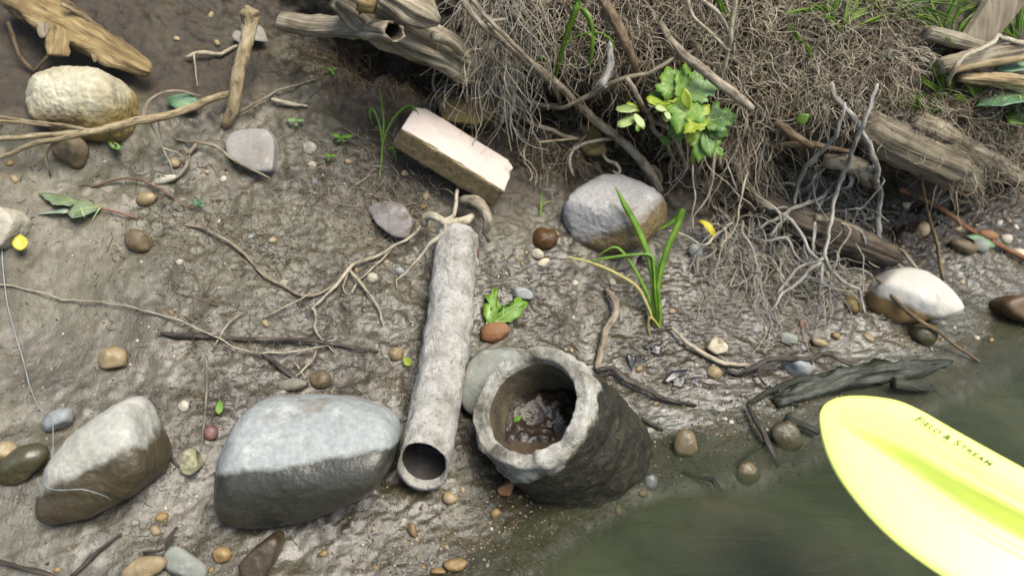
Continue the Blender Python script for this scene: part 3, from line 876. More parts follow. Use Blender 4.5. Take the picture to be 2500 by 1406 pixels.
def make_narrow_pipe():
    mat = crust_mat('crusted_clay', (160, 156, 144), (206, 203, 193), (232, 229, 221), 28)
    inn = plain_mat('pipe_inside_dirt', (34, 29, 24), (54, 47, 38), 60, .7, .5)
    dA = hit(1043, 1150)[2] - .055
    A = at_depth(1033, 1134, dA)
    dB = hit(1118, 590)[2] - .028
    Bp = at_depth(1116, 575, dB)
    R = 66 * dA / FPX
    ax, x, y = frame_of(Bp - A); L = np.linalg.norm(Bp - A)
    n, k = 110, 56
    th = np.linspace(0, 2 * np.pi, k, endpoint=False)
    def shell(r, t0, t1, nrow, amp, shear):
        rows = []
        for i, t in enumerate(np.linspace(t0, t1, nrow)):
            bend = (y * -.006 + x * .006) * math.sin(math.pi * max(t, 0) / L)
            cs, sn = np.cos(th), np.sin(th)
            off = shear * sn * R * max(0, 1 - t / (L * .25))
            c3 = A + ax * t + bend
            P = c3 + ax * off[:, None]
            q = np.stack([np.full(k, t) / R * .9, cs * 1.6, sn * 1.6], -1)
            rr = r * (1 + amp * fbm(q + 3, 5, .6) + amp * 1.2 * np.maximum(0, perlin(q * .6 + 31))) * (1 - .05 * t / L)
            rows.append(P + rr[:, None] * (cs[:, None] * x + sn[:, None] * y))
        return rows
    outer = shell(R * .96, -.004, L, n, .085, .55)
    inner = shell(R * .84, 0, L * .8, 40, .04, .55)
    rows = inner[::-1] + outer
    V = np.vstack(rows); m = len(rows)
    ii = np.arange(m * k).reshape(m, k)
    F = np.stack([ii[:-1], np.roll(ii, -1, 1)[:-1], np.roll(ii, -1, 1)[1:], ii[1:]], -1).reshape(-1, 4)
    root = empty('narrow_pipe', A)
    tag(root, 'narrow round pipe crusted in pale grey dirt, running down the mud', 'pipe')
    fi = np.arange(len(F)) // k
    mesh_from('pipe_wall', V - A, F, None, root, mats=[mat, inn], midx=(fi < 38).astype(int))
    # dirt silted into the bottom of the bore
    g = []
    for t in np.linspace(.012, L * .6, 24):
        for u in np.linspace(-1, 1, 9):
            ww = R * .74 * .66
            g.append(A + ax * (t + .012) + x * u * ww + y * (-R * .74 * .70 + .004 * perlin(np.array([t * 60, u * 3, 1.0])) - .5 * R * .3 * (1 - min(1, t / .05))))
    gi = np.arange(24 * 9).reshape(24, 9)
    GF = np.stack([gi[:-1, :-1], gi[:-1, 1:], gi[1:, 1:], gi[1:, :-1]], -1).reshape(-1, 4)
    s = mesh_from('silt', np.array(g), GF, inn); tag(s, 'dark silt lying inside the narrow pipe', 'silt')
    # lumps of crust on its right flank
    for px, py, w in [(1150, 705, 26), (1140, 825, 20), (1162, 640, 22)]:
        d, F3 = ico(3)
        c = at_depth(px, py, dA + (dB - dA) * (1133 - py) / 560 + .012)
        V3 = d * (w * dA / FPX * .5) * (1 + .3 * fbm(d * 1.8 + px, 3))[:, None] * np.array([.8, 1, 1.5])
        mesh_from('crust_lump', V3 + c - A, F3, mat, root)
make_narrow_pipe()

# ------------------------------------------------------------------ the concrete pipe
def make_concrete_pipe():
    mat = crust_mat('weathered_concrete', (104, 100, 84), (190, 187, 172), (240, 238, 228), 20,
                    wet=(.052, -1.0, 0, .034, .006, 26), wetcol=((24, 22, 13), (56, 53, 32), (100, 96, 66)))
    inn = crust_mat('concrete_inside', (70, 60, 42), (104, 92, 68), (128, 116, 90), 26)
    cpx = (1291, 988)
    dA = hit(*cpx)[2] - .14
    A = at_depth(*cpx, dA)
    s = dA / FPX
    ax = AX * .45 - AU * .50 + AF * .78
    ax, x, y = frame_of(ax)
    R = 157 * s
    L = .27
    k = 80; th = np.linspace(0, 2 * np.pi, k, endpoint=False)
    cs, sn = np.cos(th), np.sin(th)
    def ring(t, r, amp, sc=1.0, chip=0.0):
        q = np.stack([np.full(k, t / R * 1.4), cs * 1.8, sn * 1.8], -1) * sc
        rr = r * (1 + amp * fbm(q + 11, 5, .6))
        off = chip * fbm(np.stack([cs * 2.2 + 3, sn * 2.2, cs * 0], -1), 4, .6)
        return A + ax * (t + off[:, None] * 1.0) + rr[:, None] * (cs[:, None] * x + sn[:, None] * y) if np.ndim(off) else None
    rows = []
    for t in np.linspace(.20, .012, 26): rows.append(ring(t, R * .755, .03))
    rows.append(ring(.004, R * .77, .035, chip=.007))
    for f in np.linspace(.79, .97, 7): rows.append(ring(-.001 + .0015 * math.sin(f * 9), R * f, .025, chip=.009))
    rows.append(ring(.004, R * 1.0, .03, chip=.009))
    for t in np.linspace(.012, L, 60): rows.append(ring(t, R * (1.0 + .15 * math.sin(min(1, t / .16) * math.pi * .5)), .06, 1.5))
    V = np.vstack(rows); m = len(rows)
    ii = np.arange(m * k).reshape(m, k)
    F = np.stack([ii[:-1], np.roll(ii, -1, 1)[:-1], np.roll(ii, -1, 1)[1:], ii[1:]], -1).reshape(-1, 4)
    fi = np.arange(len(F)) // k
    root = empty('concrete_pipe', A)
    tag(root, 'thick broken concrete pipe with a chipped white rim, lying half in the water', 'pipe')
    mesh_from('pipe_wall', V - A, F, None, root, mats=[mat, inn], midx=(fi < 25).astype(int))
    # mud filling the bore, and the puddle lying on it
    def fill(z0, rr, nrad, amp, name, mt, lab, cat):
        pts = [[]]; P = []
        nrm = np.array([0, 0, 1.0])
        cz = A + ax * ((z0 - A[2]) / ax[2])
        P.append(cz)
        for i in range(1, nrad + 1):
            for c, s_ in zip(cs, sn):
                w = A + rr * i / nrad * (c * x + s_ * y)
                P.append(w + ax * ((z0 - w[2]) / ax[2]))
        P = np.array(P)
        if amp: P[:, 2] += amp * fbm(P * 38, 4) + (P[:, 1] - cz[1]) * .34
        F = [[0, 1 + (j + 1) % k, 1 + j] for j in range(k)]
        for i in range(nrad - 1):
            a = 1 + i * k; b2 = a + k
            F += [[a + j, a + (j + 1) % k, b2 + (j + 1) % k, b2 + j] for j in range(k)]
        o = mesh_from(name, P - cz, F, mt); o.location = cz
        tag(o, lab, cat)
    wm = plain_mat('bore_mud', (44, 36, 27), (74, 62, 47), 40, .28, .8)
    zc = (A + ax * .085)[2]
    fill(zc, R * .78, 26, .009, 'mud_plug', wm, 'wet brown mud filling the concrete pipe', 'mud')
    pm, nt, b = new_mat('puddle_water')
    b.inputs['Base Color'].default_value = (.075, .055, .035, 1); b.inputs['Roughness'].default_value = .06; b.inputs['Alpha'].default_value = .75
    fill(zc - .006, R * .775, 3, 0, 'puddle', pm, 'small puddle of brown water inside the concrete pipe', 'puddle')
make_concrete_pipe()

# ------------------------------------------------------------------ logs and driftwood
M['drift'] = wood_mat('weathered_wood', (112, 100, 76), (168, 156, 130), (204, 194, 168), 10, 30)
M['bark'] = wood_mat('yellow_brown_bark', (104, 84, 48), (154, 130, 84), (192, 170, 120), 14, 16)
M['stick'] = wood_mat('tan_stick', (132, 114, 80), (176, 158, 120), (206, 190, 154), 40, 6)
M['grey_branch'] = wood_mat('grey_brown_branch', (120, 108, 88), (168, 155, 131), (198, 187, 164), 40, 6)
M['bleached'] = wood_mat('bleached_root', (140, 134, 122), (184, 180, 168), (214, 210, 200), 40, 6)
M['pale_root'] = wood_mat('pale_root', (166, 153, 126), (206, 195, 168), (226, 218, 196), 60, 5)
M['brown_root'] = wood_mat('brown_root', (84, 68, 46), (124, 104, 76), (150, 130, 98), 50, 6)
M['dark_stick'] = wood_mat('wet_dark_stick', (44, 38, 32), (72, 64, 54), (112, 102, 90), 40, 6, .5)
M['orange_root'] = wood_mat('orange_root', (128, 80, 46), (156, 102, 62), (134, 104, 78), 40, 5)
M['rust_root'] = wood_mat('dull_rusty_root', (110, 84, 64), (138, 106, 84), (150, 124, 100), 40, 5)
M['rotten'] = wood_mat('dark_rotten_wood', (42, 35, 26), (82, 70, 54), (120, 106, 84), 8, 26, .8, .9)
M['mossy'] = wood_mat('mossy_wet_wood', (24, 30, 16), (46, 54, 34), (78, 84, 66), 14, 14, .4)
M['smooth_log'] = wood_mat('barkless_log', (104, 94, 74), (140, 129, 106), (164, 153, 130), 8, 34)
M['broken'] = wood_mat('fresh_broken_wood', (150, 124, 82), (196, 172, 126), (218, 202, 164), 14, 24)

def thin(paths, k):
    return [(pts, [q * k for q in rr]) for pts, rr in paths]

def log(name, label, mat, pts, r, group=None, cat='log', sides=26, rough=.12, streak=.10, step=.01, flat=1.0, parts=(), jit=.0, **kw):
    V, F, uv = px_tube(pts, r, None, step, jit, sides=sides, rough=rough, streak=streak, flat=flat, seed=random.random() * 40, **kw)
    o0 = V.mean(0)
    o = mesh_from(name, V - o0, F, M[mat], uv=uv); o.location = o0
    tag(o, label, cat, group)
    for pn, pm, pp, pr, *ex in parts:
        k = dict(sides=16, rough=.12, streak=.08); k.update(ex[0] if ex else {})
        V, F, uv = px_tube(pp, pr, None, .008, seed=random.random() * 40, **k)
        mesh_from(pn, V - o0, F, M[pm], o, uv=uv)
    return o

log('bark_slab', 'broad slab of crumbling yellow brown bark, top left corner', 'bark',
    [(20, -30, 5), (95, 25, 5), (170, 68, 5), (240, 105, 4), (300, 138, 4), (352, 166, 3), (368, 174, 3)], [52, 50, 40, 34, 30, 22, 12], cat='bark', rough=.36, streak=.4, flat=.6,
    parts=[('bark_flake', 'bark', [(150, 62, 6), (146, 100, 6), (142, 136, 6)], [22, 27, 24], dict(flat=.18, rough=.3)),
           ('bark_flake', 'stick', [(226, 104, 5), (229, 130, 5), (232, 152, 4)], [13, 8, 3], dict(flat=.3)),
           ('bark_flake', 'drift', [(104, 58, 6), (106, 78, 6), (110, 92, 6)], [14, 14, 10], dict(flat=.2)),
           ('bark_ridge', 'stick', [(150, 10, 8), (205, 42, 6), (250, 68, 4)], [6, 5, 3])])
log('driftwood_trunk', 'big split grey driftwood trunk slanting across the top centre', 'drift',
    [(850, -45, 11), (900, 0, 11), (960, 50, 11), (1030, 92, 10), (1100, 132, 9), (1150, 168, 8), (1188, 198, 7)], [80, 78, 68, 56, 46, 32, 8], rough=.16, streak=.42, sides=56, flat=.7,
    parts=[('broken_stub', 'drift', [(935, -25, 14), (990, 8, 14), (1040, 35, 13), (1070, 52, 12)], [34, 40, 34, 12], dict(rough=.25, streak=.45, sides=36, flat=.7)),
           ('splinter', 'drift', [(1060, 88, 14), (1110, 112, 12), (1150, 160, 10)], [12, 10, 3]),
           ('rotten_core', 'bark', [(878, 8, 17), (915, 16, 17)], [26, 18], dict(rough=.3)),
           ('splinter', 'drift', [(1010, 120, 14), (1090, 172, 11), (1140, 205, 8)], [14, 10, 3])])

def hollow_branch():
    P, d = path3([(690, 52, 8), (745, 62, 10), (834, 66, 13), (900, 72, 16), (962, 78, 18)])
    R = np.array([26, 28, 29, 31, 29]) * d / FPX
    C, RR = catmull(P, R, .008)
    Vo, Fo, uvo = tube_geo(C, RR, 28, .16, .16, cap=False, seed=4, flat=.75)
    Vi, Fi, uvi = tube_geo(C[-9:] + 0, RR[-9:] * np.linspace(.62, .84, 9), 28, .16, cap=True, seed=4, flat=.75)
    n = len(Vo)
    ta = C[-1] - C[-4]; ta /= np.linalg.norm(ta)
    jag = perlin(np.stack([np.cos(np.arange(28) / 28 * 6.283) * 1.6, np.sin(np.arange(28) / 28 * 6.283) * 1.6, np.zeros(28) + 3], -1)) * .010
    sl = (Vo[-28:] - C[-1]) @ AU
    Vo[-28:] += ta * (jag - sl * .9)[:, None]; Vi[8 * 28:9 * 28] += ta * (jag - sl * .9 - .001)[:, None]
    V = np.vstack([Vo, Vi])
    rim = [[n - 28 + k, n - 28 + (k + 1) % 28, n + 8 * 28 + (k + 1) % 28, n + 8 * 28 + k] for k in range(28)]
    Fi = [[a + n for a in f][::-1] for f in Fi if not (max(f) == len(Vi) - 1)]
    o0 = V.mean(0)
    F = Fo + rim + Fi
    mi = [0] * (len(Fo) + len(rim)) + [1] * len(Fi)
    o = mesh_from('hollow_branch', V - o0, F, None, uv=np.vstack([uvo, uvi]), mats=[M['drift'], M['rotten']], midx=mi); o.location = o0
    tag(o, 'short grey hollow branch with an open end, lying on the driftwood trunk', 'branch')
hollow_branch()

log('rotten_log', 'dark rotten log with lengthwise cracks pointing down to the white boulder', 'rotten',
    [(1820, 478, 3), (1880, 512, 4), (1955, 545, 5), (2030, 572, 5), (2110, 602, 5), (2165, 622, 5), (2192, 636, 5)], [28, 33, 36, 36, 34, 28, 12], rough=.2, streak=.4, sides=34,
    parts=[('splinter', 'drift', [(1990, 530, 8), (2070, 556, 8), (2150, 596, 8)], [9, 11, 5])])
log('smooth_log', 'thick barkless brown log lying on the bank at right', 'smooth_log',
    [(2110, 304, 3), (2160, 337, 4), (2235, 370, 5), (2310, 404, 5), (2362, 436, 4), (2390, 456, 3)], [40, 48, 51, 50, 38, 8], rough=.12, streak=.16, sides=48)
log('smooth_log', 'thinner grey log behind the thick barkless log at right', 'drift',
    [(2225, 290, 3), (2290, 322, 5), (2350, 356, 5), (2420, 396, 5), (2490, 440, 5)], [22, 26, 25, 24, 20], rough=.16, streak=.3)
log('broken_limb', 'split grey limb with pale torn edge, upper right', 'drift',
    [(2290, 165, 4), (2345, 150, 6), (2410, 135, 7), (2520, 118, 8)], [20, 22, 22, 20], streak=.25, cat='limb',
    parts=[('torn_edge', 'broken', [(2320, 172, 8), (2400, 156, 9), (2520, 138, 9)], [9, 10, 10])])
log('broken_limb', 'pale freshly torn piece of limb below the split grey limb', 'broken',
    [(2340, 190, 4), (2400, 192, 6), (2460, 198, 7), (2520, 206, 7)], [10, 16, 18, 14], streak=.3, cat='limb')
log('broken_limb', 'weathered limb lying above the split grey limb', 'drift',
    [(2260, 78, 4), (2320, 95, 5), (2380, 110, 6), (2450, 126, 6)], [16, 18, 17, 9], streak=.25, cat='limb')
log('sunken_log', 'mossy green log half sunk at the water edge', 'mossy',
    [(1890, 985, .3), (1980, 955, .5), (2060, 928, .4), (2140, 912, .2), (2220, 906, .1), (2285, 892, 0), (2325, 882, -.3)], [14, 25, 30, 26, 23, 15, 4], streak=.4, rough=.35,
    parts=[('splinter', 'mossy', [(2180, 935, 3), (2240, 945, 2.5), (2282, 950, 2)], [16, 13, 5])])

def board():
    Q = [(2336, 100, 3), (2402, 116, 4), (2520, -30, 9), (2425, -40, 8)]
    T = [at_depth(a, b, hit(a, b)[2] - c * .01) for a, b, c in Q]
    T = np.array(T); n = np.cross(T[1] - T[0], T[3] - T[0]); n /= np.linalg.norm(n)
    if n @ AF > 0: n = -n
    rows = []
    V, F = [], []
    gu, gv = 8, 24
    for side in (0, 1):
        for i in range(gv + 1):
            for j in range(gu + 1):
                u, v = j / gu, i / gv
                p = (T[0] * (1 - u) + T[1] * u) * (1 - v) + (T[3] * (1 - u) + T[2] * u) * v
                p = p + n * (.012 * (1 - side) + .004 * math.sin(math.pi * u)) + .002 * perlin(p * 40 + side)
                V.append(p)
    m = (gu + 1) * (gv + 1)
    for i in range(gv):
        for j in range(gu):
            a = i * (gu + 1) + j
            F.append([a, a + 1, a + gu + 2, a + gu + 1]); F.append([m + a + gu + 1, m + a + gu + 2, m + a + 1, m + a])
    for i in range(gv):
        for j in (0, gu):
            a = i * (gu + 1) + j; f = [a, a + gu + 1, m + a + gu + 1, m + a]; F.append(f if j == 0 else f[::-1])
    for j in range(gu):
        for i in (0, gv):
            a = i * (gu + 1) + j; f = [a + 1, a, m + a, m + a + 1]; F.append(f if i == 0 else f[::-1])
    V = np.array(V); o0 = V.mean(0)
    uv = np.stack([(V - T[0]) @ (T[3] - T[0]) / np.linalg.norm(T[3] - T[0]), (V - T[0]) @ (T[1] - T[0]) / np.linalg.norm(T[1] - T[0]) * 3], -1)
    o = mesh_from('leaning_board', V - o0, F, M['smooth_log'], uv=uv, smooth=False); o.location = o0
    tag(o, 'flat tan slab of wood leaning at the top right corner', 'wood')
board()

# ------------------------------------------------------------------ single sticks, branches and roots
B = branch
B('forked_branch', 'long pale branch forking to the left in front of the tan boulder', 'branch', M['stick'],
  [([(572, 226, 2), (520, 240, 5), (470, 262, 6), (400, 284, 7), (330, 298, 8), (280, 310, 8), (225, 322, 7), (150, 327, 6), (60, 335, 4), (-30, 342, 3)], [8, 9, 10, 10, 11, 11, 10, 8, 7, 6]),
   ([(215, 323, 7), (150, 340, 6), (100, 346, 5), (55, 362, 4), (20, 378, 3), (-20, 392, 2)], [8, 7, 7, 6, 6, 5]),
   ([(220, 318, 7), (140, 309, 6), (70, 302, 4), (-20, 294, 3)], [5, 5, 5, 4]),
   ([(205, 316, 7), (120, 302, 6), (60, 296, 4), (-20, 281, 3)], [5, 4, 4, 4]),
   ([(160, 334, 6), (120, 362, 4), (112, 385, 3), (118, 410, 1), (122, 430, .3)], [5, 4, 4, 3, 2]),
   ([(270, 312, 8), (268, 330, 6), (274, 348, 3), (285, 356, 1)], [3, 2, 2, 2])])
B('upright_stick', 'knobbly tan stick standing upright above the flat grey stone', 'stick', M['stick'],
  [([(548, 308, -.3), (562, 282, 2), (574, 240, 4), (578, 200, 6), (590, 150, 8), (603, 105, 9), (611, 65, 10), (610, 42, 10), (609, 26, 10)], [11, 14, 16, 15, 17, 17, 15, 22, 16]),
   ([(609, 40, 10.5), (588, 28, 11)], [15, 6]), ([(612, 36, 10.5), (632, 30, 11)], [14, 5]), ([(608, 34, 10), (604, 16, 11)], [14, 6])], part='knob', rough=.2, sides=12)
B('grey_stick', 'long straight grey branch slanting down to the round pale boulder', 'branch', M['grey_branch'],
  [([(1112, -20, 6), (1168, 53, 7), (1218, 92, 8), (1285, 147, 8), (1352, 198, 7), (1409, 254, 6), (1469, 307, 5), (1529, 354, 5), (1579, 411, 4), (1596, 440, 3), (1612, 470, 3)], [7, 8, 9, 10, 10, 10, 11, 11, 12, 12, 8]),
   ([(1469, 345, 5.5), (1490, 328, 5), (1512, 326, 4)], [5, 4, 3]), ([(1590, 405, 3), (1612, 428, 3), (1614, 450, 2)], [7, 6, 3])], sides=10)
B('grey_stick', 'thin grey branch running beside the long straight one', 'branch', M['grey_branch'],
  [([(1140, -10, 7), (1202, 58, 9), (1245, 100, 9), (1287, 142, 9), (1319, 178, 8), (1352, 214, 7), (1364, 244, 6), (1369, 266, 6)], [5, 6, 6, 6, 5, 5, 4, 4])])
B('grey_stick', 'crooked horizontal root crossing behind the brick towards the leaf sprig', 'root', M['grey_branch'],
  [([(1061, 160, 2), (1060, 220, 3), (1090, 226, 4), (1135, 231, 5), (1212, 244, 6), (1268, 242, 7), (1319, 257, 7), (1369, 264, 8), (1409, 249, 8), (1479, 212, 8), (1529, 190, 8), (1583, 180, 7), (1636, 148, 5), (1700, 120, 3)], [3, 4, 4, 5, 6, 6, 6, 6, 6, 7, 6, 5, 5, 4]),
   ([(1529, 190, 8), (1545, 215, 9), (1556, 234, 9), (1570, 262, 9), (1586, 280, 9), (1597, 320, 8), (1625, 345, 6), (1640, 380, 4), (1665, 420, 3)], [7, 7, 6, 6, 6, 6, 6, 5, 4]),
   ([(1586, 288, 9), (1636, 318, 8), (1663, 371, 6), (1675, 415, 4)], [8, 7, 6, 5]), ([(1479, 212, 8), (1450, 232, 7), (1420, 246, 6)], [4, 3, 2])])
B('grey_stick', 'curved root under the horizontal root, right of the brick', 'root', M['grey_branch'],
  [([(1240, 255, 5), (1285, 294, 6), (1335, 314, 6), (1385, 334, 5), (1430, 345, 3), (1500, 372, 1)], [5, 5, 6, 5, 5, 3])])
B('root_stub', 'thick pale root stub hanging beside the tall grass blade', 'root', M['bleached'],
  [([(1492, 100, 4), (1489, 127, 5), (1491, 157, 6), (1480, 187, 7), (1468, 212, 7)], [6, 8, 9, 9, 12]), ([(1470, 205, 7), (1450, 218, 6), (1436, 240, 5)], [5, 4, 2]), ([(1482, 195, 7), (1500, 178, 7), (1504, 172, 7)], [4, 3, 2])])
B('thick_root', 'thick brown root coming down from the top edge', 'root', M['brown_root'],
  [([(1462, -20, 4), (1502, 53, 6), (1529, 110, 6), (1546, 150, 5), (1562, 190, 3)], [12, 13, 12, 9, 6])], sides=10)
B('grey_stick', 'pale broken branch ending above the fibrous roots, right of the leaf sprig', 'branch', M['grey_branch'],
  [([(1612, 58, 3), (1646, 110, 6), (1690, 150, 8), (1751, 200, 9), (1801, 238, 9), (1836, 266, 8)], [8, 10, 12, 12, 12, 9])], sides=10)
B('dry_stalk', 'straight pale dry stem dropping from the top edge', 'stem', M['pale_root'],
  [([(1799, -20, 9), (1784, 84, 8), (1779, 124, 6), (1767, 167, 4), (1759, 200, 2)], [6, 6, 5, 6, 5]),
   ([(1676, -10, 5), (1694, 40, 7), (1734, 80, 7), (1781, 126, 6)], [4, 4, 4, 4]), ([(1700, -10, 7), (1728, 12, 8), (1751, 28, 8), (1770, 58, 7), (1775, 84, 6)], [4, 5, 5, 5, 3])], part='fork')
B('straw', 'yellow straw lying in front of the roots beside the round pale boulder', 'straw', M['stick'], [([(1315, 348, 5), (1409, 339, 5)], [3, 3])])
B('looped_root', 'thin root looping in a wide arc above the round pale boulder', 'root', M['pale_root'],
  [([(1400, 430, 2), (1390, 395, 4), (1400, 365, 5), (1440, 348, 6), (1490, 340, 6), (1530, 350, 5)], [4, 4, 4, 4, 4, 4]),
   ([(1469, 352, 6), (1474, 380, 6), (1487, 393, 6), (1503, 400, 6), (1512, 412, 6), (1510, 425, 5), (1496, 418, 5)], [5, 4, 4, 5, 4, 4, 2])], part='curl')
B('hanging_stick', 'bent grey root hanging left of the long straight branch', 'root', M['grey_branch'],
  [([(1218, 110, 7), (1226, 150, 8), (1242, 200, 8), (1235, 258, 8), (1225, 303, 7)], [4, 5, 5, 6, 4])])
B('hanging_stick', 'thin angled twig hanging from the top centre edge', 'twig', M['grey_branch'],
  [([(1313, -10, 6), (1327, 40, 7), (1295, 78, 7), (1266, 106, 6)], [3, 4, 3, 2]), ([(1200, 52, 8), (1235, 50, 8)], [5, 5])])
# right hand bleached roots
B('bleached_root', 'longest bleached root standing up and leaning over the rotten log', 'root', M['bleached'],
  [([(2142, 205, 8), (2128, 250, 9), (2113, 290, 10), (2098, 325, 10), (2078, 374, 10), (2062, 425, 10), (2041, 470, 10), (2028, 543, 10), (2011, 630, 9), (2004, 684, 6), (1999, 722, 3), (2006, 748, 1)], [6, 7, 8, 8, 8, 8, 7, 7, 6, 5, 4, 2]),
   ([(2011, 630, 9), (1980, 642, 7), (1944, 660, 5), (1915, 695, 3), (1896, 720, 2)], [6, 5, 5, 5, 4]),
   ([(2004, 640, 8), (1974, 662, 6), (1951, 690, 4), (1905, 724, 3), (1890, 748, 2), (1880, 760, 1)], [6, 6, 6, 5, 5, 4]),
   ([(2014, 625, 9), (2028, 660, 7), (2066, 693, 5), (2095, 707, 4), (2104, 735, 3), (2112, 766, 2)], [6, 6, 6, 6, 6, 4])], part='fork', sides=9)
B('bleached_root', 'curved bleached root sweeping down left of the longest one', 'root', M['bleached'],
  [([(2062, 250, 7), (2052, 300, 9), (2040, 332, 9), (2012, 364, 9), (1968, 408, 9), (1952, 442, 8), (1945, 470, 7), (1935, 510, 5), (1925, 545, 3)], [5, 6, 7, 7, 8, 7, 6, 5, 4])], sides=9)
B('bleached_root', 'stout bleached root arching behind the longest one and down onto the rotten log', 'root', M['bleached'],
  [([(2030, 205, 4), (2040, 236, 6), (2081, 283, 8), (2111, 331, 8), (2131, 378, 8), (2143, 414, 8), (2137, 446, 8), (2149, 470, 8), (2145, 520, 7), (2143, 572, 5), (2152, 590, 3)], [8, 9, 9, 9, 10, 9, 10, 10, 9, 10, 7]),
   ([(2138, 440, 8), (2142, 412, 10), (2118, 410, 9)], [8, 9, 8])], part='fork', sides=10)
B('bleached_root', 'straight pale root lying up to the right across the rotten log', 'root', M['bleached'],
  [([(1842, 562, 5), (1890, 536, 8), (1944, 506, 9), (1985, 492, 9), (2012, 476, 9), (2040, 440, 7)], [5, 6, 7, 7, 7, 4]), ([(1880, 578, 5), (1906, 545, 7), (1932, 515, 8)], [6, 6, 4])], part='fork')
B('bleached_root', 'grey root running down the front of the rotten log to the fork', 'root', M['bleached'],
  [([(1830, 486, 5), (1870, 500, 7), (1910, 522, 8), (1932, 538, 9), (1956, 572, 9), (1978, 614, 9), (2006, 640, 8)], [6, 6, 6, 6, 6, 6, 5])])
B('bleached_root', 'short straight grey root beside the longest one', 'root', M['bleached'],
  [([(2004, 492, 9), (1993, 530, 9), (1988, 570, 8), (1984, 618, 7)], [5, 6, 6, 4])])
B('bleached_root', 'thin grey root arching over the mud below the rotten log', 'root', M['bleached'],
  [([(1815, 578, 3), (1866, 588, 5), (1905, 580, 6), (1925, 588, 6), (1938, 614, 6), (1950, 634, 6), (1966, 646, 5)], [4, 4, 5, 5, 4, 4, 3])])
B('bleached_root', 'crooked grey root left of the bleached forks', 'root', M['bleached'],
  [([(1812, 540, 3), (1814, 573, 5), (1832, 597, 6), (1845, 635, 6), (1848, 660, 5), (1838, 690, 3), (1842, 715, 1)], [4, 5, 5, 5, 5, 4, 3])])
B('bleached_root', 'bent brown grey root ending on the white boulder', 'root', M['grey_branch'],
  [([(2180, 606, 6), (2205, 616, 7), (2222, 632, 7), (2236, 656, 7), (2246, 680, 7), (2262, 704, 6)], [5, 6, 6, 6, 5, 5])])
B('long_twig', 'long dark twig running down past the white boulder into the water', 'twig', M['brown_root'],
  [([(2140, 680, 5), (2178, 724, 6), (2235, 776, 6), (2285, 807, 4), (2335, 844, 2), (2392, 884, .5)], [4, 5, 5, 5, 4, 3])])
B('long_twig', 'slim brown twig hanging down above the white boulder', 'twig', M['brown_root'],
  [([(2250, 430, 4), (2265, 520, 5), (2285, 587, 4), (2302, 680, 2)], [3, 4, 5, 5])])
B('orange_root', 'long orange root lying along the far right slope', 'root', M['orange_root'],
  [([(2195, 462, 2), (2218, 470, 2), (2268, 493, 2), (2318, 523, 2), (2369, 562, 2), (2435, 598, 2), (2520, 640, 2)], [5, 6, 6, 6, 6, 7, 7])])
B('pale_twig', 'bent pale twig in front of the split grey limb, top right', 'twig', M['pale_root'],
  [([(2315, 208, 6), (2320, 188, 9), (2334, 165, 10), (2354, 140, 10), (2402, 117, 10), (2425, 104, 10), (2433, 90, 10), (2450, 94, 10), (2500, 108, 9)], [5, 6, 6, 6, 6, 6, 6, 6, 7])])
B('horizontal_stick', 'dark stick lying level among roots below the leaf sprig', 'stick', M['brown_root'],
  [([(1800, 374, 3), (1860, 364, 5), (1920, 356, 6), (1980, 352, 6), (2030, 362, 5), (2075, 370, 4)], [7, 8, 9, 8, 7, 5])])
B('horizontal_stick', 'short slanting brown root crossing the level dark stick', 'root', M['brown_root'],
  [([(1895, 300, 3), (1920, 318, 5), (1950, 338, 6), (1985, 358, 5)], [10, 11, 10, 7])])
B('broken_stub', 'thick broken grey stub between the bleached roots', 'root', M['grey_branch'],
  [([(2015, 392, 3), (2050, 396, 6), (2085, 402, 7), (2108, 420, 7), (2122, 448, 6)], [16, 20, 21, 22, 14])], sides=14, rough=.2)
B('pale_twig', 'pale twig running from the grass tuft down to the water edge', 'twig', M['pale_root'],
  [([(1640, 798, 1), (1667, 828, 1.5), (1707, 858, 1.5), (1767, 886, 1.5), (1827, 890, 1)], [4, 5, 6, 6, 4])])
B('wet_twig', 'dark wet twig stretching along the water edge to the sunken log', 'twig', M['dark_stick'],
  [([(1775, 900, 1), (1800, 913, 1.5), (1840, 898, 2), (1874, 879, 3), (1934, 875, 4), (1984, 876, 4), (2018, 864, 3), (2080, 892, 2.5)], [5, 6, 7, 7, 7, 7, 6, 4]),
   ([(1874, 879, 3), (1850, 910, 2), (1868, 940, 1)], [5, 4, 3]), ([(1984, 876, 4), (1978, 905, 2), (1988, 900, 2)], [4, 3, 2])])
B('wet_twig', 'wet green twig under the dark twig beside the paddle tip', 'twig', M['mossy'],
  [([(1830, 985, 1), (1880, 955, 2), (1940, 930, 2), (2000, 918, 2), (2060, 905, 2)], [6, 8, 8, 7, 5]), ([(1900, 948, 2), (1920, 975, 1), (1950, 990, .6)], [5, 4, 3])])
# centre roots
B('pale_root', 'long pale root lying on the mud left of the narrow pipe', 'root', M['pale_root'],
  [([(1030, 545, 3), (1018, 566, 3), (1000, 580, 2.5), (964, 598, 2), (918, 627, 1.6), (867, 644, 1.4), (850, 662, 1.3), (828, 690, 1.2), (795, 722, 1), (762, 751, 1)], [4, 5, 5, 4, 5, 5, 6, 5, 4, 4]),
   ([(762, 751, 1), (772, 771, 1), (769, 797, 1), (782, 824, .8), (800, 842, .6), (815, 861, .4)], [5, 4, 4, 3, 3, 2]),
   ([(854, 660, 1.3), (877, 687, 1.3), (901, 717, 1), (924, 754, .7), (934, 793, .4)], [5, 5, 4, 4, 3]),
   ([(850, 664, 1.3), (838, 702, 1), (846, 718, .7)], [3, 3, 2]), ([(964, 598, 2), (930, 636, 1.6), (880, 680, 1), (856, 714, .6), (834, 720, .4)], [3, 3, 3, 3, 2])], lift=1)
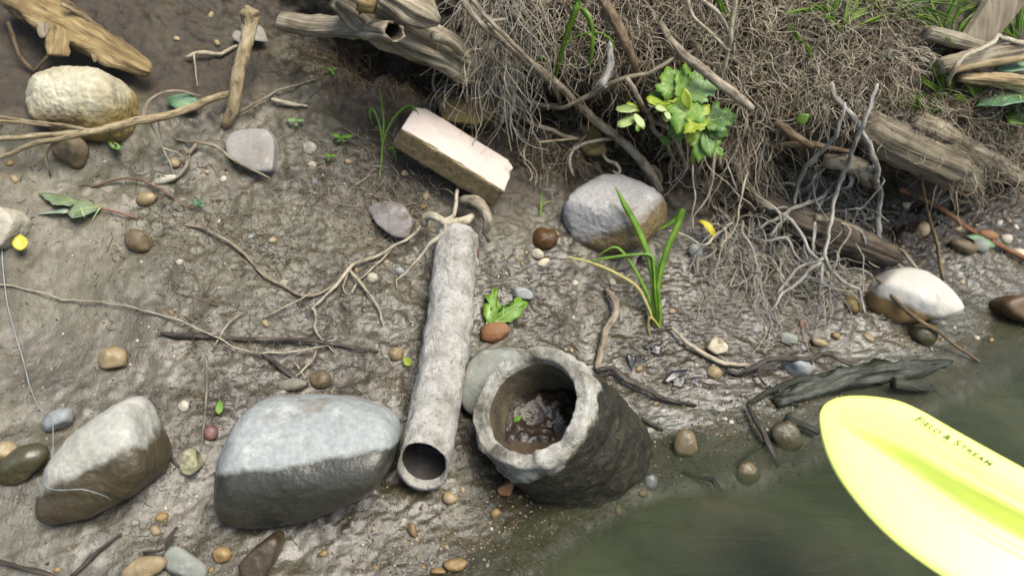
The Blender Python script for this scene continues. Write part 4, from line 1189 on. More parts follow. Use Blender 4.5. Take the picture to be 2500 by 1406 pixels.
B('pale_root', 'crooked pale root dropping from the brick over the top of the narrow pipe', 'root', M['pale_root'],
  [([(1120, 450, 2), (1115, 475, 4), (1108, 525, 6), (1090, 537, 7), (1086, 558, 7), (1066, 584, 6), (1052, 596, 5), (1031, 620, 4), (991, 667, 2), (968, 684, 1), (970, 705, .4)], [4, 6, 6, 6, 6, 8, 7, 5, 4, 3, 2])])
B('root_stub', 'knobbly tan root stub lying across above the narrow pipe', 'root', M['pale_root'],
  [([(1036, 552, 3), (1040, 530, 5), (1062, 530, 6), (1082, 542, 7), (1110, 546, 7), (1138, 540, 6), (1152, 528, 4)], [8, 10, 11, 11, 13, 12, 8])], sides=12, rough=.2)
B('root_stub', 'hooked grey root stub right of the narrow pipe top', 'root', M['grey_branch'],
  [([(1125, 492, 3), (1150, 488, 5), (1172, 500, 6), (1188, 524, 6), (1192, 550, 5), (1184, 568, 4), (1194, 590, 2)], [12, 14, 14, 13, 12, 8, 4])], sides=12, rough=.18)
B('thin_root', 'thin dark root turning pale as it curves down the mid mud', 'root', M['grey_branch'],
  [([(455, 550, .4), (491, 557, .5), (535, 577, .6), (585, 610, .6), (618, 644, .8), (642, 670, .9), (685, 694, .9), (745, 722, .9), (792, 710, 1), (832, 687, 1.2)], [3, 4, 4, 4, 4, 4, 4, 4, 4, 3])])
B('thin_root', 'very long thin root drooping across the mud towards the narrow pipe', 'root', M['pale_root'],
  [([(-10, 694, .5), (33, 700, .6), (100, 714, .7), (150, 731, .6), (234, 737, .4), (301, 747, .4), (391, 767, .8), (468, 797, 1), (535, 827, 1.4), (575, 848, 1.6), (628, 861, 1.4), (702, 859, 1.2), (802, 844, 1)], [3, 3, 3, 3, 2.5, 2.5, 3, 3.5, 3.5, 3.5, 3.5, 3.5, 3])])
B('dark_stick', 'long black stick lying flat on the mud above the biggest grey boulder', 'stick', M['dark_stick'],
  [([(392, 812, .6), (430, 817, .9), (468, 818, 1), (535, 824, 1), (618, 829, .8), (718, 828, .8), (800, 836, .8), (880, 850, .6), (925, 858, .4)], [4, 8, 8, 7, 6, 6, 5, 4, 3])])
B('thin_root', 'short pale root bowed over the black stick', 'root', M['pale_root'], [([(590, 766, .5), (566, 782, 1.5), (548, 804, 2), (521, 852, .6)], [3, 3, 3, 2])])
B('thin_root', 'straight thin root slanting down left of the pale forked root', 'root', M['pale_root'], [([(758, 716, 1), (702, 747, .8), (642, 776, .5)], [3, 3, 2])])
B('thin_root', 'branching pale root above the brown cobble near the biggest boulder', 'root', M['pale_root'],
  [([(772, 855, .6), (766, 872, 1), (749, 894, 1.2), (725, 916, 1), (688, 940, .4)], [3, 4, 4, 3, 2]), ([(735, 905, 1), (745, 925, .6)], [3, 2]), ([(730, 900, 1), (718, 880, 1)], [3, 2])])
B('dark_stick', 'slanting dark stick pointing at the biggest grey boulder', 'stick', M['dark_stick'], [([(640, 862, .6), (668, 882, 1), (702, 910, 1), (752, 940, .5)], [6, 6, 7, 6])])
B('thin_root', 'thin root running down between the biggest boulder and the lichen spotted stone', 'root', M['grey_branch'],
  [([(504, 880, .4), (506, 930, .6), (502, 990, .7), (496, 1050, .6), (490, 1100, .5)], [2.5, 3, 3, 3, 2])])
B('y_root', 'Y shaped thin root below the tan boulder', 'root', M['grey_branch'],
  [([(430, 340, .6), (485, 349, 1.2), (521, 354, 1.5), (551, 376, 2.2), (602, 408, 2.5), (640, 426, 2), (664, 440, .8)], [3, 4, 5, 4, 3, 3, 2]),
   ([(480, 352, 1.2), (461, 374, 1.5), (456, 405, 1.3), (440, 425, .8), (424, 440, .4)], [5, 5, 5, 4, 3]), ([(461, 374, 1.5), (448, 362, 1.6)], [4, 2])])
B('thin_root', 'thin pale stem dropping below the forked branch to the pale flake', 'root', M['pale_root'],
  [([(364, 292, 7), (380, 325, 4), (398, 361, 2.5), (412, 395, 1.5), (428, 436, .4)], [3, 3, 3, 3, 2]), ([(386, 298, 6), (392, 330, 3), (398, 361, 2.5)], [2, 2, 2]), ([(398, 361, 2.5), (430, 372, 1.5), (455, 388, 1)], [2.5, 2.5, 2])])
B('thin_root', 'curved grey root arching over the green leaf near the upright stick', 'root', M['grey_branch'],
  [([(352, 300, 5), (354, 265, 5), (372, 238, 4), (410, 224, 3), (455, 226, 2.5), (490, 236, 2)], [4, 4, 4, 4, 3, 3])])
B('thin_root', 'thin dark stem rising right from the upright stick', 'root', M['grey_branch'],
  [([(582, 276, 1), (628, 251, 2), (685, 221, 2), (769, 194, .6)], [3, 3, 3, 2]), ([(578, 284, 1), (610, 270, 1.6), (640, 248, 2)], [2, 2, 2])])
B('pale_twig', 'short knobbly pale twig right of the upright stick', 'twig', M['pale_root'], [([(663, 243, .8), (702, 254, 1.2), (752, 260, .6)], [5, 6, 3])])
B('pale_twig', 'pale twig lying behind the upright stick', 'twig', M['pale_root'], [([(453, 141, .8), (475, 131, 1.5), (501, 128, 1.8), (541, 131, 1.5), (590, 105, .8)], [4, 5, 6, 5, 3]), ([(473, 132, 1.5), (477, 165, 1), (482, 212, .5)], [2.5, 2, 1.5])])
B('thin_root', 'brown twig bent in the shade below the bark slab', 'twig', M['brown_root'], [([(20, 55, 3), (32, 90, 3), (42, 120, 2.5), (50, 140, 2), (74, 165, 1), (82, 178, .4)], [5, 5, 5, 5, 4, 2]), ([(82, 178, .5), (100, 160, 2), (118, 136, 3)], [4, 4, 4])])
B('thin_root', 'thin rusty root lying on the mud right of the long pale flake', 'root', M['rust_root'], [([(222, 456, .3), (275, 440, .6), (330, 435, .7), (380, 456, .8), (430, 488, .5), (470, 512, .2)], [3, 3, 3, 3, 3, 2])])
# lower right sticks
B('grey_root', 'grey root rising from the mud left of the grass tuft', 'root', M['grey_branch'],
  [([(1480, 704, .6), (1492, 720, 1.6), (1504, 742, 2), (1499, 775, 2), (1480, 806, 1.8), (1470, 848, 1.4), (1462, 876, 1), (1459, 902, .8)], [5, 8, 9, 10, 9, 9, 9, 8])], sides=9)
B('dark_stick', 'dark forked stick from the grey root to the wet silt', 'stick', M['dark_stick'],
  [([(1455, 905, 1), (1496, 900, 1.4), (1536, 932, 1.5), (1586, 953, 1.3), (1619, 973, 1), (1700, 990, .5)], [6, 8, 8, 7, 6, 4]), ([(1496, 900, 1.4), (1470, 918, 1), (1448, 920, .5)], [6, 5, 3])])
B('dark_stick', 'short black stick stuck in the mud right of the concrete pipe', 'stick', M['dark_stick'], [([(1564, 1018, .8), (1590, 1035, 1.2), (1620, 1050, .5)], [5, 5, 3])])
B('dark_stick', 'straight black stick standing in shallow water left of the paddle tip', 'stick', M['dark_stick'],
  [([(1827, 988, 1.6), (1845, 1025, 2), (1868, 1066, 1.8), (1902, 1138, .5)], [6, 7, 7, 4])])
B('dark_stick', 'stub of mossy stick beside the paddle tip', 'stick', M['mossy'], [([(1915, 1018, 2.5), (1951, 1033, 2.5), (2000, 1056, 1.5)], [10, 9, 8])])
B('sunken_stick', 'bent stick going down into the water left of the paddle', 'stick', M['mossy'],
  [([(1668, 1150, .6), (1710, 1167, 1), (1740, 1172, 1.6), (1752, 1190, 2), (1765, 1215, 2), (1777, 1255, 1.8), (1790, 1290, 1.2), (1800, 1330, .3)], [3, 4, 7, 8, 10, 13, 15, 12])], sides=10)
B('sunken_stick', 'thin curved root under water beside the wet tan cobble', 'root', M['mossy'], [([(1870, 1080, .5), (1840, 1098, .7), (1822, 1112, .7), (1806, 1126, .6), (1803, 1150, .5)], [5, 5, 5, 4, 3])])
B('sunken_stick', 'thin dark root lying under water below the concrete pipe', 'root', M['dark_stick'], [([(1529, 1264, .3), (1575, 1285, .4), (1620, 1310, .4), (1690, 1345, .2)], [3, 3, 3, 2])])
B('dark_stick', 'black forked twig lying over the flat green grey stone', 'twig', M['dark_stick'],
  [([(432, 1286, .8), (414, 1310, 1.2), (407, 1338, 1.6), (431, 1367, 1.6), (465, 1410, 1)], [4, 5, 5, 6, 5]), ([(407, 1338, 1.6), (385, 1342, 1.2), (350, 1348, .6)], [4, 4, 4])])
B('dark_stick', 'dark stick slanting in the bottom left mud', 'stick', M['dark_stick'], [([(296, 1302, .5), (241, 1346, .8), (205, 1380, .8), (172, 1410, .6)], [3, 5, 5, 5])])
B('dark_stick', 'dark stick along the bottom left corner', 'stick', M['dark_stick'], [([(-10, 1366, .6), (30, 1380, .8), (80, 1390, .8), (140, 1410, .6)], [5, 6, 6, 5])])
B('thin_root', 'thin black twig over the mud between the lichen stone and biggest boulder', 'twig', M['dark_stick'], [([(365, 1010, .5), (390, 1050, .8), (410, 1085, .6), (425, 1130, .4), (440, 1140, .3)], [3, 3, 3, 4, 3])])
B('fishing_line', 'loose clear fishing line trailing down the mud over the triangular boulder', 'fishing line', plain_mat('nylon_line', (140, 148, 146), (172, 180, 176), 90, .3, 0),
  [([(2, 560, .8), (8, 660, .8), (18, 740, .9), (36, 810, 1), (60, 890, 1), (75, 950, 1), (100, 1000, 2), (124, 1020, 4), (130, 1070, 5), (124, 1130, 6), (110, 1185, 6), (150, 1196, 8), (200, 1194, 9), (240, 1204, 8), (272, 1219, 6)],
    [1.6] * 7 + [1.5] * 8)], sides=5, jit=.0004, rough=0)

# ------------------------------------------------------------------ many roots hanging from the bank
hang_mats = {'pale': M['pale_root'], 'grey': M['bleached'], 'brown': M['brown_root'], 'tan': M['grey_branch']}
def inside(px, py, poly):
    c = False; j = len(poly) - 1
    for i in range(len(poly)):
        (x1, y1), (x2, y2) = poly[i], poly[j]
        if (y1 > py) != (y2 > py) and px < (x2 - x1) * (py - y1) / (y2 - y1) + x1: c = not c
        j = i
    return c
def in_poly(poly):
    xs_ = [p[0] for p in poly]; ys_ = [p[1] for p in poly]
    while True:
        px, py = random.uniform(min(xs_), max(xs_)), random.uniform(min(ys_), max(ys_))
        if inside(px, py, poly): return px, py

def strand(px, py, length, wander, drop=1.0, lift=.01, step=.008, out=0.0, side=0.0):
    """a root that leaves the bank at a point and hangs, kept outside the soil"""
    P, n, d = hit(px, py)
    p = P + n * .002
    dirv = n * (.9 + out) + np.array([side, 0, -.4]) + RNG.normal(size=3) * .5
    dirv /= np.linalg.norm(dirv)
    pts = [p]
    k = max(4, int(length / step))
    ph = RNG.normal(size=3) * wander
    for i in range(k):
        ph = ph * .72 + RNG.normal(size=3) * wander
        dirv = dirv + np.array([side * .2, -.02, -.28 * drop]) + ph
        dirv /= np.linalg.norm(dirv)
        p = p + dirv * step
        r = BVH.find_nearest(Vector(p))
        if r[0] is not None:
            q, nn_ = np.array(r[0]), np.array(r[1])
            if nn_[1] > 0 and nn_[2] < 0: nn_ = -nn_
            s = (p - q) @ nn_
            if s < lift * .4: p = p + nn_ * (lift * .4 - s + .0008)
        pts.append(p)
    return np.array(pts)

R_CENTRE = [(1110, -40), (1280, -40), (1270, 120), (1240, 250), (1195, 240), (1150, 100)]
R_TOPMID = [(1240, -60), (1700, -60), (1700, 130), (1480, 170), (1300, 120)]
R_MAT = [(1660, -60), (2180, -60), (2260, 140), (2120, 300), (1860, 260), (1700, 200)]
R_UNDER = [(1230, 250), (1640, 230), (1700, 400), (1500, 410), (1280, 420)]
R_SPRIG = [(1640, 300), (1860, 260), (1890, 420), (1700, 420)]
R_RIGHT = [(1740, 420), (2080, 380), (2120, 560), (1980, 640), (1760, 640)]
R_LOGS = [(2150, 200), (2500, 220), (2500, 480), (2360, 470), (2180, 320)]
R_LOGDARK = [(700, 100), (830, 110), (1060, 180), (1080, 230), (900, 220), (720, 180)]
R_BRICKL = [(840, 420), (960, 400), (1080, 470), (1040, 520), (880, 500)]

def hang_things(n, poly, lens, rad, mats, label, group, wander=.16, drop=1.0, lift=.012, side=0.0, out=0.0):
    for _ in range(n):
        px, py = in_poly(poly)
        P = strand(px, py, random.uniform(*lens), wander, drop, lift, out=out, side=side)
        r0 = random.uniform(*rad)
        R = np.linspace(r0, r0 * .45, len(P)) * (1 + .15 * RNG.normal(size=len(P)))
        C, RR = catmull(P, R, .006)
        V, F, uv = tube_geo(C, RR, 5, knots=.3, seed=random.random() * 90)
        o = mesh_from('hanging_root', V - V[0], F, hang_mats[random.choice(mats)], uv=uv)
        o.location = V[0]
        tag(o, label, 'root', group)
hang_things(46, R_CENTRE, (.10, .24), (.0010, .0022), ['pale', 'grey', 'tan'], 'thin pale root hanging in a curtain at the top centre', 'pale roots hanging at top centre', .14, 1.0, .03, out=.6)
hang_things(30, R_UNDER, (.05, .15), (.0008, .0020), ['pale', 'tan', 'brown'], 'thin root dangling in the dark hollow above the round pale boulder', 'roots in the dark hollow', .2, .9, .02)
hang_things(34, R_SPRIG, (.10, .24), (.0012, .0028), ['pale', 'tan'], 'pale root spreading down below the leaf sprig', 'roots below the leaf sprig', .13, 1.0, .02)
hang_things(105, R_RIGHT, (.10, .28), (.0011, .0030), ['grey', 'pale', 'grey', 'grey'], 'grey root tangled over the mud among the bleached roots', 'grey roots tangled at right', .2, .75, .02)
hang_things(52, [(1690, 540), (2060, 590), (2010, 720), (1850, 770), (1730, 700)], (.06, .17), (.0007, .0018), ['grey', 'pale', 'grey'], 'thin grey root straggling down the mud below the bleached roots', 'thin roots below the bleached roots', .24, .6, .018)
hang_things(18, R_LOGS, (.06, .16), (.0008, .0018), ['brown', 'tan'], 'thin brown root trailing around the smooth logs', 'brown roots around the logs', .18, .8, .02)
hang_things(22, R_TOPMID, (.06, .18), (.001, .0028), ['brown', 'tan', 'brown'], 'brown root running down the bank below the top edge', 'brown roots below the top edge', .18, .9, .012)
hang_things(22, R_BRICKL, (.04, .10), (.0006, .0013), ['pale', 'tan'], 'fine pale root curling over the mud left of the brick', 'fine roots left of the brick', .22, .5, .006)

def strands_stuff(name, label, n, poly, lens, rad, mats, wander, drop=1.0, lift=.012, sides=3, step=.009, out=0.0, side=0.0):
    Vs, Fs, mi, uvs, off = [], [], [], [], 0
    for _ in range(n):
        px, py = in_poly(poly)
        P = strand(px, py, random.uniform(*lens), wander, drop, lift, step, out, side)
        r0 = random.uniform(*rad)
        m = len(P)
        T = np.gradient(P, axis=0); T /= np.linalg.norm(T, axis=1)[:, None] + 1e-12
        A = np.cross(T, [0.31, -.72, .62]); A /= np.linalg.norm(A, axis=1)[:, None] + 1e-9
        Bv = np.cross(A, T)
        th = np.linspace(0, 2 * np.pi, sides, endpoint=False)
        R = np.linspace(r0, r0 * .35, m)
        V = P[:, None] + R[:, None, None] * (np.cos(th)[None, :, None] * A[:, None] + np.sin(th)[None, :, None] * Bv[:, None])
        ii = np.arange(m * sides).reshape(m, sides) + off
        F = np.stack([ii[:-1], np.roll(ii, -1, 1)[:-1], np.roll(ii, -1, 1)[1:], ii[1:]], -1).reshape(-1, 4)
        Vs.append(V.reshape(-1, 3)); Fs.append(F); off += m * sides
        uvs.append(np.stack([np.repeat(np.arange(m) * step, sides), np.full(m * sides, random.random())], -1))
        mi.append(np.full(len(F), random.randrange(len(mats))))
    o = mesh_from(name, np.vstack(Vs), np.vstack(Fs), None, uv=np.vstack(uvs), mats=[hang_mats[k] if k in hang_mats else M[k] for k in mats], midx=np.concatenate(mi))
    tag(o, label, None, None, 'stuff')
strands_stuff('root_mat', 'dense mat of fine brown roots on the upper right bank', 2300, R_MAT, (.03, .12), (.0004, .0013), ['tan', 'brown', 'pale', 'pale'], .30, .7, .016, step=.007, out=.35)
strands_stuff('root_mat', 'fine brown roots on the top middle of the bank', 1050, R_TOPMID, (.03, .12), (.0004, .0012), ['brown', 'tan', 'pale', 'pale'], .28, .7, .014, step=.007, out=.2)
strands_stuff('root_fringe', 'fine pale root fringe at the top centre', 500, R_CENTRE, (.05, .2), (.0004, .0010), ['pale', 'grey', 'tan'], .2, 1.0, .03, out=.6)
strands_stuff('root_fringe', 'fine roots in the dark hollow', 700, R_UNDER, (.02, .09), (.0004, .0009), ['brown', 'tan', 'brown'], .3, .8, .012, step=.007)
strands_stuff('root_fringe', 'fine roots under the leaf sprig', 450, R_SPRIG, (.04, .15), (.0004, .0011), ['pale', 'tan', 'brown'], .2, .9, .02)
strands_stuff('root_fringe', 'fine grey roots over the mud at right', 750, R_RIGHT, (.04, .15), (.0003, .0009), ['grey', 'tan', 'grey', 'pale'], .3, .6, .015, step=.008)
strands_stuff('root_fringe', 'fine roots and dead stems around the logs at right', 1300, R_LOGS, (.03, .11), (.0004, .0010), ['pale', 'tan', 'brown'], .3, .5, .035, step=.008)
strands_stuff('root_fringe', 'dark fine roots under the driftwood trunk', 350, R_LOGDARK, (.03, .10), (.0004, .0008), ['brown', 'dark_stick', 'brown'], .22, .9, .006)
strands_stuff('root_fringe', 'fine rootlets on the mud around the brick', 420, [(700, 330), (960, 300), (1080, 480), (1060, 620), (880, 560), (700, 480)], (.015, .06), (.0003, .0007), ['pale', 'tan', 'brown'], .35, .35, .002, step=.006)
strands_stuff('root_fringe', 'fine hair roots on the slope right of the grass tuft', 230, [(1660, 560), (2060, 600), (2030, 790), (1890, 850), (1720, 760)], (.03, .12), (.0004, .0010), ['grey', 'pale', 'tan', 'grey'], .26, .6, .014, step=.008)

strands_stuff('root_fringe', 'fine dark roots creeping over the middle of the mud', 900, [(360, 430), (1000, 450), (1060, 640), (1010, 960), (480, 1050), (400, 700)], (.02, .09), (.0002, .00055), ['dark_stick', 'brown', 'dark_stick', 'tan'], .32, .25, .0015, step=.006)
strands_stuff('root_fringe', 'fine dark roots on the mud around the concrete pipe', 330, [(1180, 640), (1700, 700), (1780, 980), (1600, 1000), (1480, 860), (1200, 800)], (.015, .06), (.0002, .0005), ['dark_stick', 'brown', 'dark_stick'], .32, .25, .0015, step=.006)
def rootlets():
    """dark hair-like rootlets pressed into the mud surface"""
    Vs, Fs, off = [], [], 0
    n = 0
    cl = [(random.uniform(300, 1150), random.uniform(430, 1000)) for _ in range(26)] + [(random.uniform(1150, 1900), random.uniform(600, 1100)) for _ in range(18)] + [(random.uniform(0, 1500), random.uniform(1000, 1400)) for _ in range(12)]
    while n < 4200:
        if random.random() < .72:
            c = random.choice(cl); px, py = random.gauss(c[0], 55), random.gauss(c[1], 42)
        else:
            px, py = random.uniform(0, 2450), random.uniform(300, 1400)
        if not on_mud(px, py) or not (-40 < px < 2540): continue
        n += 1
        P, nr_, d = hit(px, py)
        a = random.gauss(.9, 1.3); L = min(.05, .004 * math.exp(random.gauss(.35, .7)))
        t1 = np.cross(nr_, [0, 1.0, 0]); t1 /= np.linalg.norm(t1); t2 = np.cross(nr_, t1)
        dv = t1 * math.cos(a) + t2 * math.sin(a); sv = np.cross(nr_, dv)
        r = random.uniform(.0002, .00045)
        k = random.uniform(-.4, .4) * L
        q = [P - dv * L / 2, P + sv * k + nr_ * .0012, P + dv * L / 2]
        V = []
        for i, c in enumerate(q):
            rr = r * (1 if i == 1 else .4)
            V += [c + sv * rr, c - sv * rr, c + nr_ * (rr * 1.6 + .0006)]
        f = []
        for s in (0, 3):
            for k2 in range(3):
                k3 = (k2 + 1) % 3
                f.append([off + s + k2, off + s + k3, off + s + 3 + k3, off + s + 3 + k2])
        Vs += V; Fs += f; off += 9
    o = mesh_from('rootlets', np.array(Vs), np.array(Fs), None, mats=[plain_mat('dark_rootlet', (40, 34, 27), (66, 57, 45), 80, .7, 0)])
    tag(o, 'dark hair thin rootlets pressed into the mud', None, None, 'stuff')
rootlets()

# ------------------------------------------------------------------ leaves and plants
def leaf_mat(key, c1, c2, trans=.3, rough=.45):
    return plain_mat(key, c1, c2, 45, rough, .25, trans, .5, k=.68)
M['leaf_mid'] = leaf_mat('green_leaf', (98, 144, 40), (134, 176, 64))
M['leaf_pale'] = leaf_mat('pale_green_leaf', (128, 166, 96), (158, 190, 128))
M['leaf_bright'] = leaf_mat('yellow_green_leaf', (150, 178, 34), (186, 206, 62), .4)
M['leaf_dark'] = leaf_mat('dark_green_leaf', (70, 116, 34), (100, 146, 52))
M['leaf_blue'] = leaf_mat('blue_green_leaf', (92, 136, 98), (126, 166, 128))
M['leaf_under'] = leaf_mat('leaf_underside', (160, 178, 158), (196, 206, 190), .2)
M['leaf_dull'] = leaf_mat('dull_green_leaf', (112, 134, 96), (142, 158, 124))
M['leaf_vein'] = leaf_mat('leaf_vein', (176, 196, 116), (196, 212, 140), .2)
M['samara'] = leaf_mat('pale_seed_wing', (168, 192, 110), (200, 216, 150), .35)
M['dead_leaf'] = leaf_mat('dead_grey_leaf', (120, 114, 104), (156, 150, 140), .1, .8)
M['yellow_leaf'] = leaf_mat('yellow_leaf', (196, 186, 40), (224, 212, 74), .3)
M['grass'] = leaf_mat('grass_blade', (98, 142, 36), (136, 176, 60), .35, .35)
M['grass_dry'] = leaf_mat('dry_grass_blade', (166, 156, 80), (196, 188, 116), .3)
M['grass_far'] = leaf_mat('bank_grass', (100, 132, 44), (140, 166, 70), .35)
M['red_stalk'] = plain_mat('red_stalk', (140, 92, 76), (166, 116, 96), 60)

def sym(half): return half + [(u, -v) for u, v in half[-2:0:-1]]
MAPLE = sym([(0, 0), (-.05, .10), (-.10, .20), (-.02, .26), (.02, .40), (.10, .36), (.14, .44), (.24, .40), (.34, .58), (.40, .52), (.52, .56), (.53, .46), (.50, .36), (.57, .30),
             (.64, .32), (.70, .37), (.74, .27), (.80, .24), (.83, .14), (.89, .10), (1.0, 0)])
OVAL = sym([(0, 0), (.06, .10), (.2, .2), (.4, .26), (.6, .24), (.8, .15), (.93, .06), (1, 0)])
WING = sym([(0, 0), (.03, .08), (.15, .14), (.35, .22), (.6, .25), (.85, .2), (.97, .1), (1, 0)])
CHEWED = [(0, 0), (.1, .02), (.22, .2), (.42, .3), (.55, .28), (.60, .42), (.72, .30), (.86, .36), (.92, .28), (.78, .18), (.72, .16), (.66, .1), (.62, .03), (.63, -.06), (.68, -.06), (.69, -.14),
          (.70, -.12), (.78, -.2), (.88, -.14), (1.0, -.2), (.94, -.3), (.98, -.40), (.82, -.44), (.74, -.40), (.60, -.46), (.52, -.38), (.38, -.36), (.36, -.28), (.22, -.26), (.12, -.14)]
FIVE = sym([(0, 0), (.05, .12), (.16, .34), (.28, .52), (.36, .44), (.42, .36), (.40, .2), (.52, .18), (.66, .30), (.74, .2), (.82, .16), (.9, .07), (1, 0)])

def leaf_geo(Bp, Tp, nrm, outline, curl=.12, cup=.15, wave=.05, width=1.0, veins=True):
    ax = Tp - Bp; L = np.linalg.norm(ax); ax = ax / L
    n = nrm - ax * (nrm @ ax); n /= np.linalg.norm(n); s = np.cross(n, ax)
    sd = random.random() * 50
    def pt(u, v, up=0.0):
        z = -curl * (u - .3) ** 2 + cup * abs(v) ** 1.2 + wave * float(perlin(np.array([u * 3 + sd, v * 3, sd]))) + up
        return Bp + L * (ax * u + s * v * width + n * z)
    # refined fan: outline, a ring half way in, and a centre line
    O = outline; m = len(O)
    cu, cv = .38, 0.0
    V, F, mi = [], [], []
    rings = [1.0, .66, .33]
    for r in rings:
        for u, v in O: V.append(pt(cu + (u - cu) * r, cv + (v - cv) * r))
    V.append(pt(cu, cv))
    for a in range(2):
        for i in range(m):
            j = (i + 1) % m
            F.append([a * m + i, a * m + j, (a + 1) * m + j, (a + 1) * m + i])
    for i in range(m): F.append([2 * m + i, 2 * m + (i + 1) % m, 3 * m])
    # thin underside so the blade has a thickness
    k = len(V)
    V += [np.asarray(p) - n * .0004 for p in V]
    F += [[q + k for q in f][::-1] for f in F]
    F += [[i, i + k, (i + 1) % m + k, (i + 1) % m] for i in range(m)]
    mi = [0] * len(F)
    if veins:
        tips = [(.02, 0, .97, 0)]
        if outline is MAPLE or outline is FIVE:
            tips += [(.05, .0, .46, .46), (.05, 0, .46, -.46), (.02, 0, .02, .36), (.02, 0, .02, -.36), (.45, 0, .66, .22), (.45, 0, .66, -.22), (.26, .2, .14, .36), (.26, -.2, .14, -.36)]
        elif outline is CHEWED:
            tips = [(0, 0, .85, .34), (0, 0, .9, -.34), (.3, .12, .5, .05), (.4, -.16, .62, -.06), (.25, -.1, .4, -.34)]
        for u0, v0, u1, v1 in tips:
            w = .009
            q = []
            for t in np.linspace(0, 1, 6):
                u, v = u0 + (u1 - u0) * t, v0 + (v1 - v0) * t
                du_, dv_ = u1 - u0, v1 - v0; l_ = math.hypot(du_, dv_); ww = w * (1 - .7 * t)
                q.append((pt(u - dv_ / l_ * ww, v + du_ / l_ * ww, .006), pt(u + dv_ / l_ * ww, v - du_ / l_ * ww, .006)))
            b0 = len(V)
            for a_, b_ in q: V += [a_, b_]
            for i in range(5): F.append([b0 + 2 * i, b0 + 2 * i + 1, b0 + 2 * i + 3, b0 + 2 * i + 2]); mi.append(1)
    return np.array(V), F, mi

def leaf(name, base, tip, outline, mat, lb=.6, lt=.8, tilt=None, parent=None, label=None, cat=None, curl=.12, cup=.15, wave=.05, width=1.0, veins=True, group=None, depthref=None):
    """base, tip = photo points of stalk end and tip; lb, lt = cm above the ground"""
    if depthref is None:
        d0, d1 = hit(*base)[2] - lb * .01, hit(*tip)[2] - lt * .01
    else:
        d0, d1 = depthref - lb * .01, depthref - lt * .01
    Bp, Tp = at_depth(*base, d0), at_depth(*tip, d1)
    nrm = hit(*base)[1] if tilt is None else np.array(tilt[0] * AX + tilt[1] * AU - tilt[2] * AF)
    V, F, mi = leaf_geo(Bp, Tp, nrm, outline, curl, cup, wave, width, veins)
    o0 = np.array(parent.location) if parent is not None else Bp
    o = mesh_from(name, V - o0, F, None, parent, mats=[M[mat], M['leaf_vein']], midx=mi)
    if parent is None:
        o.location = o0; tag(o, label, cat or 'leaf', group)
    return o

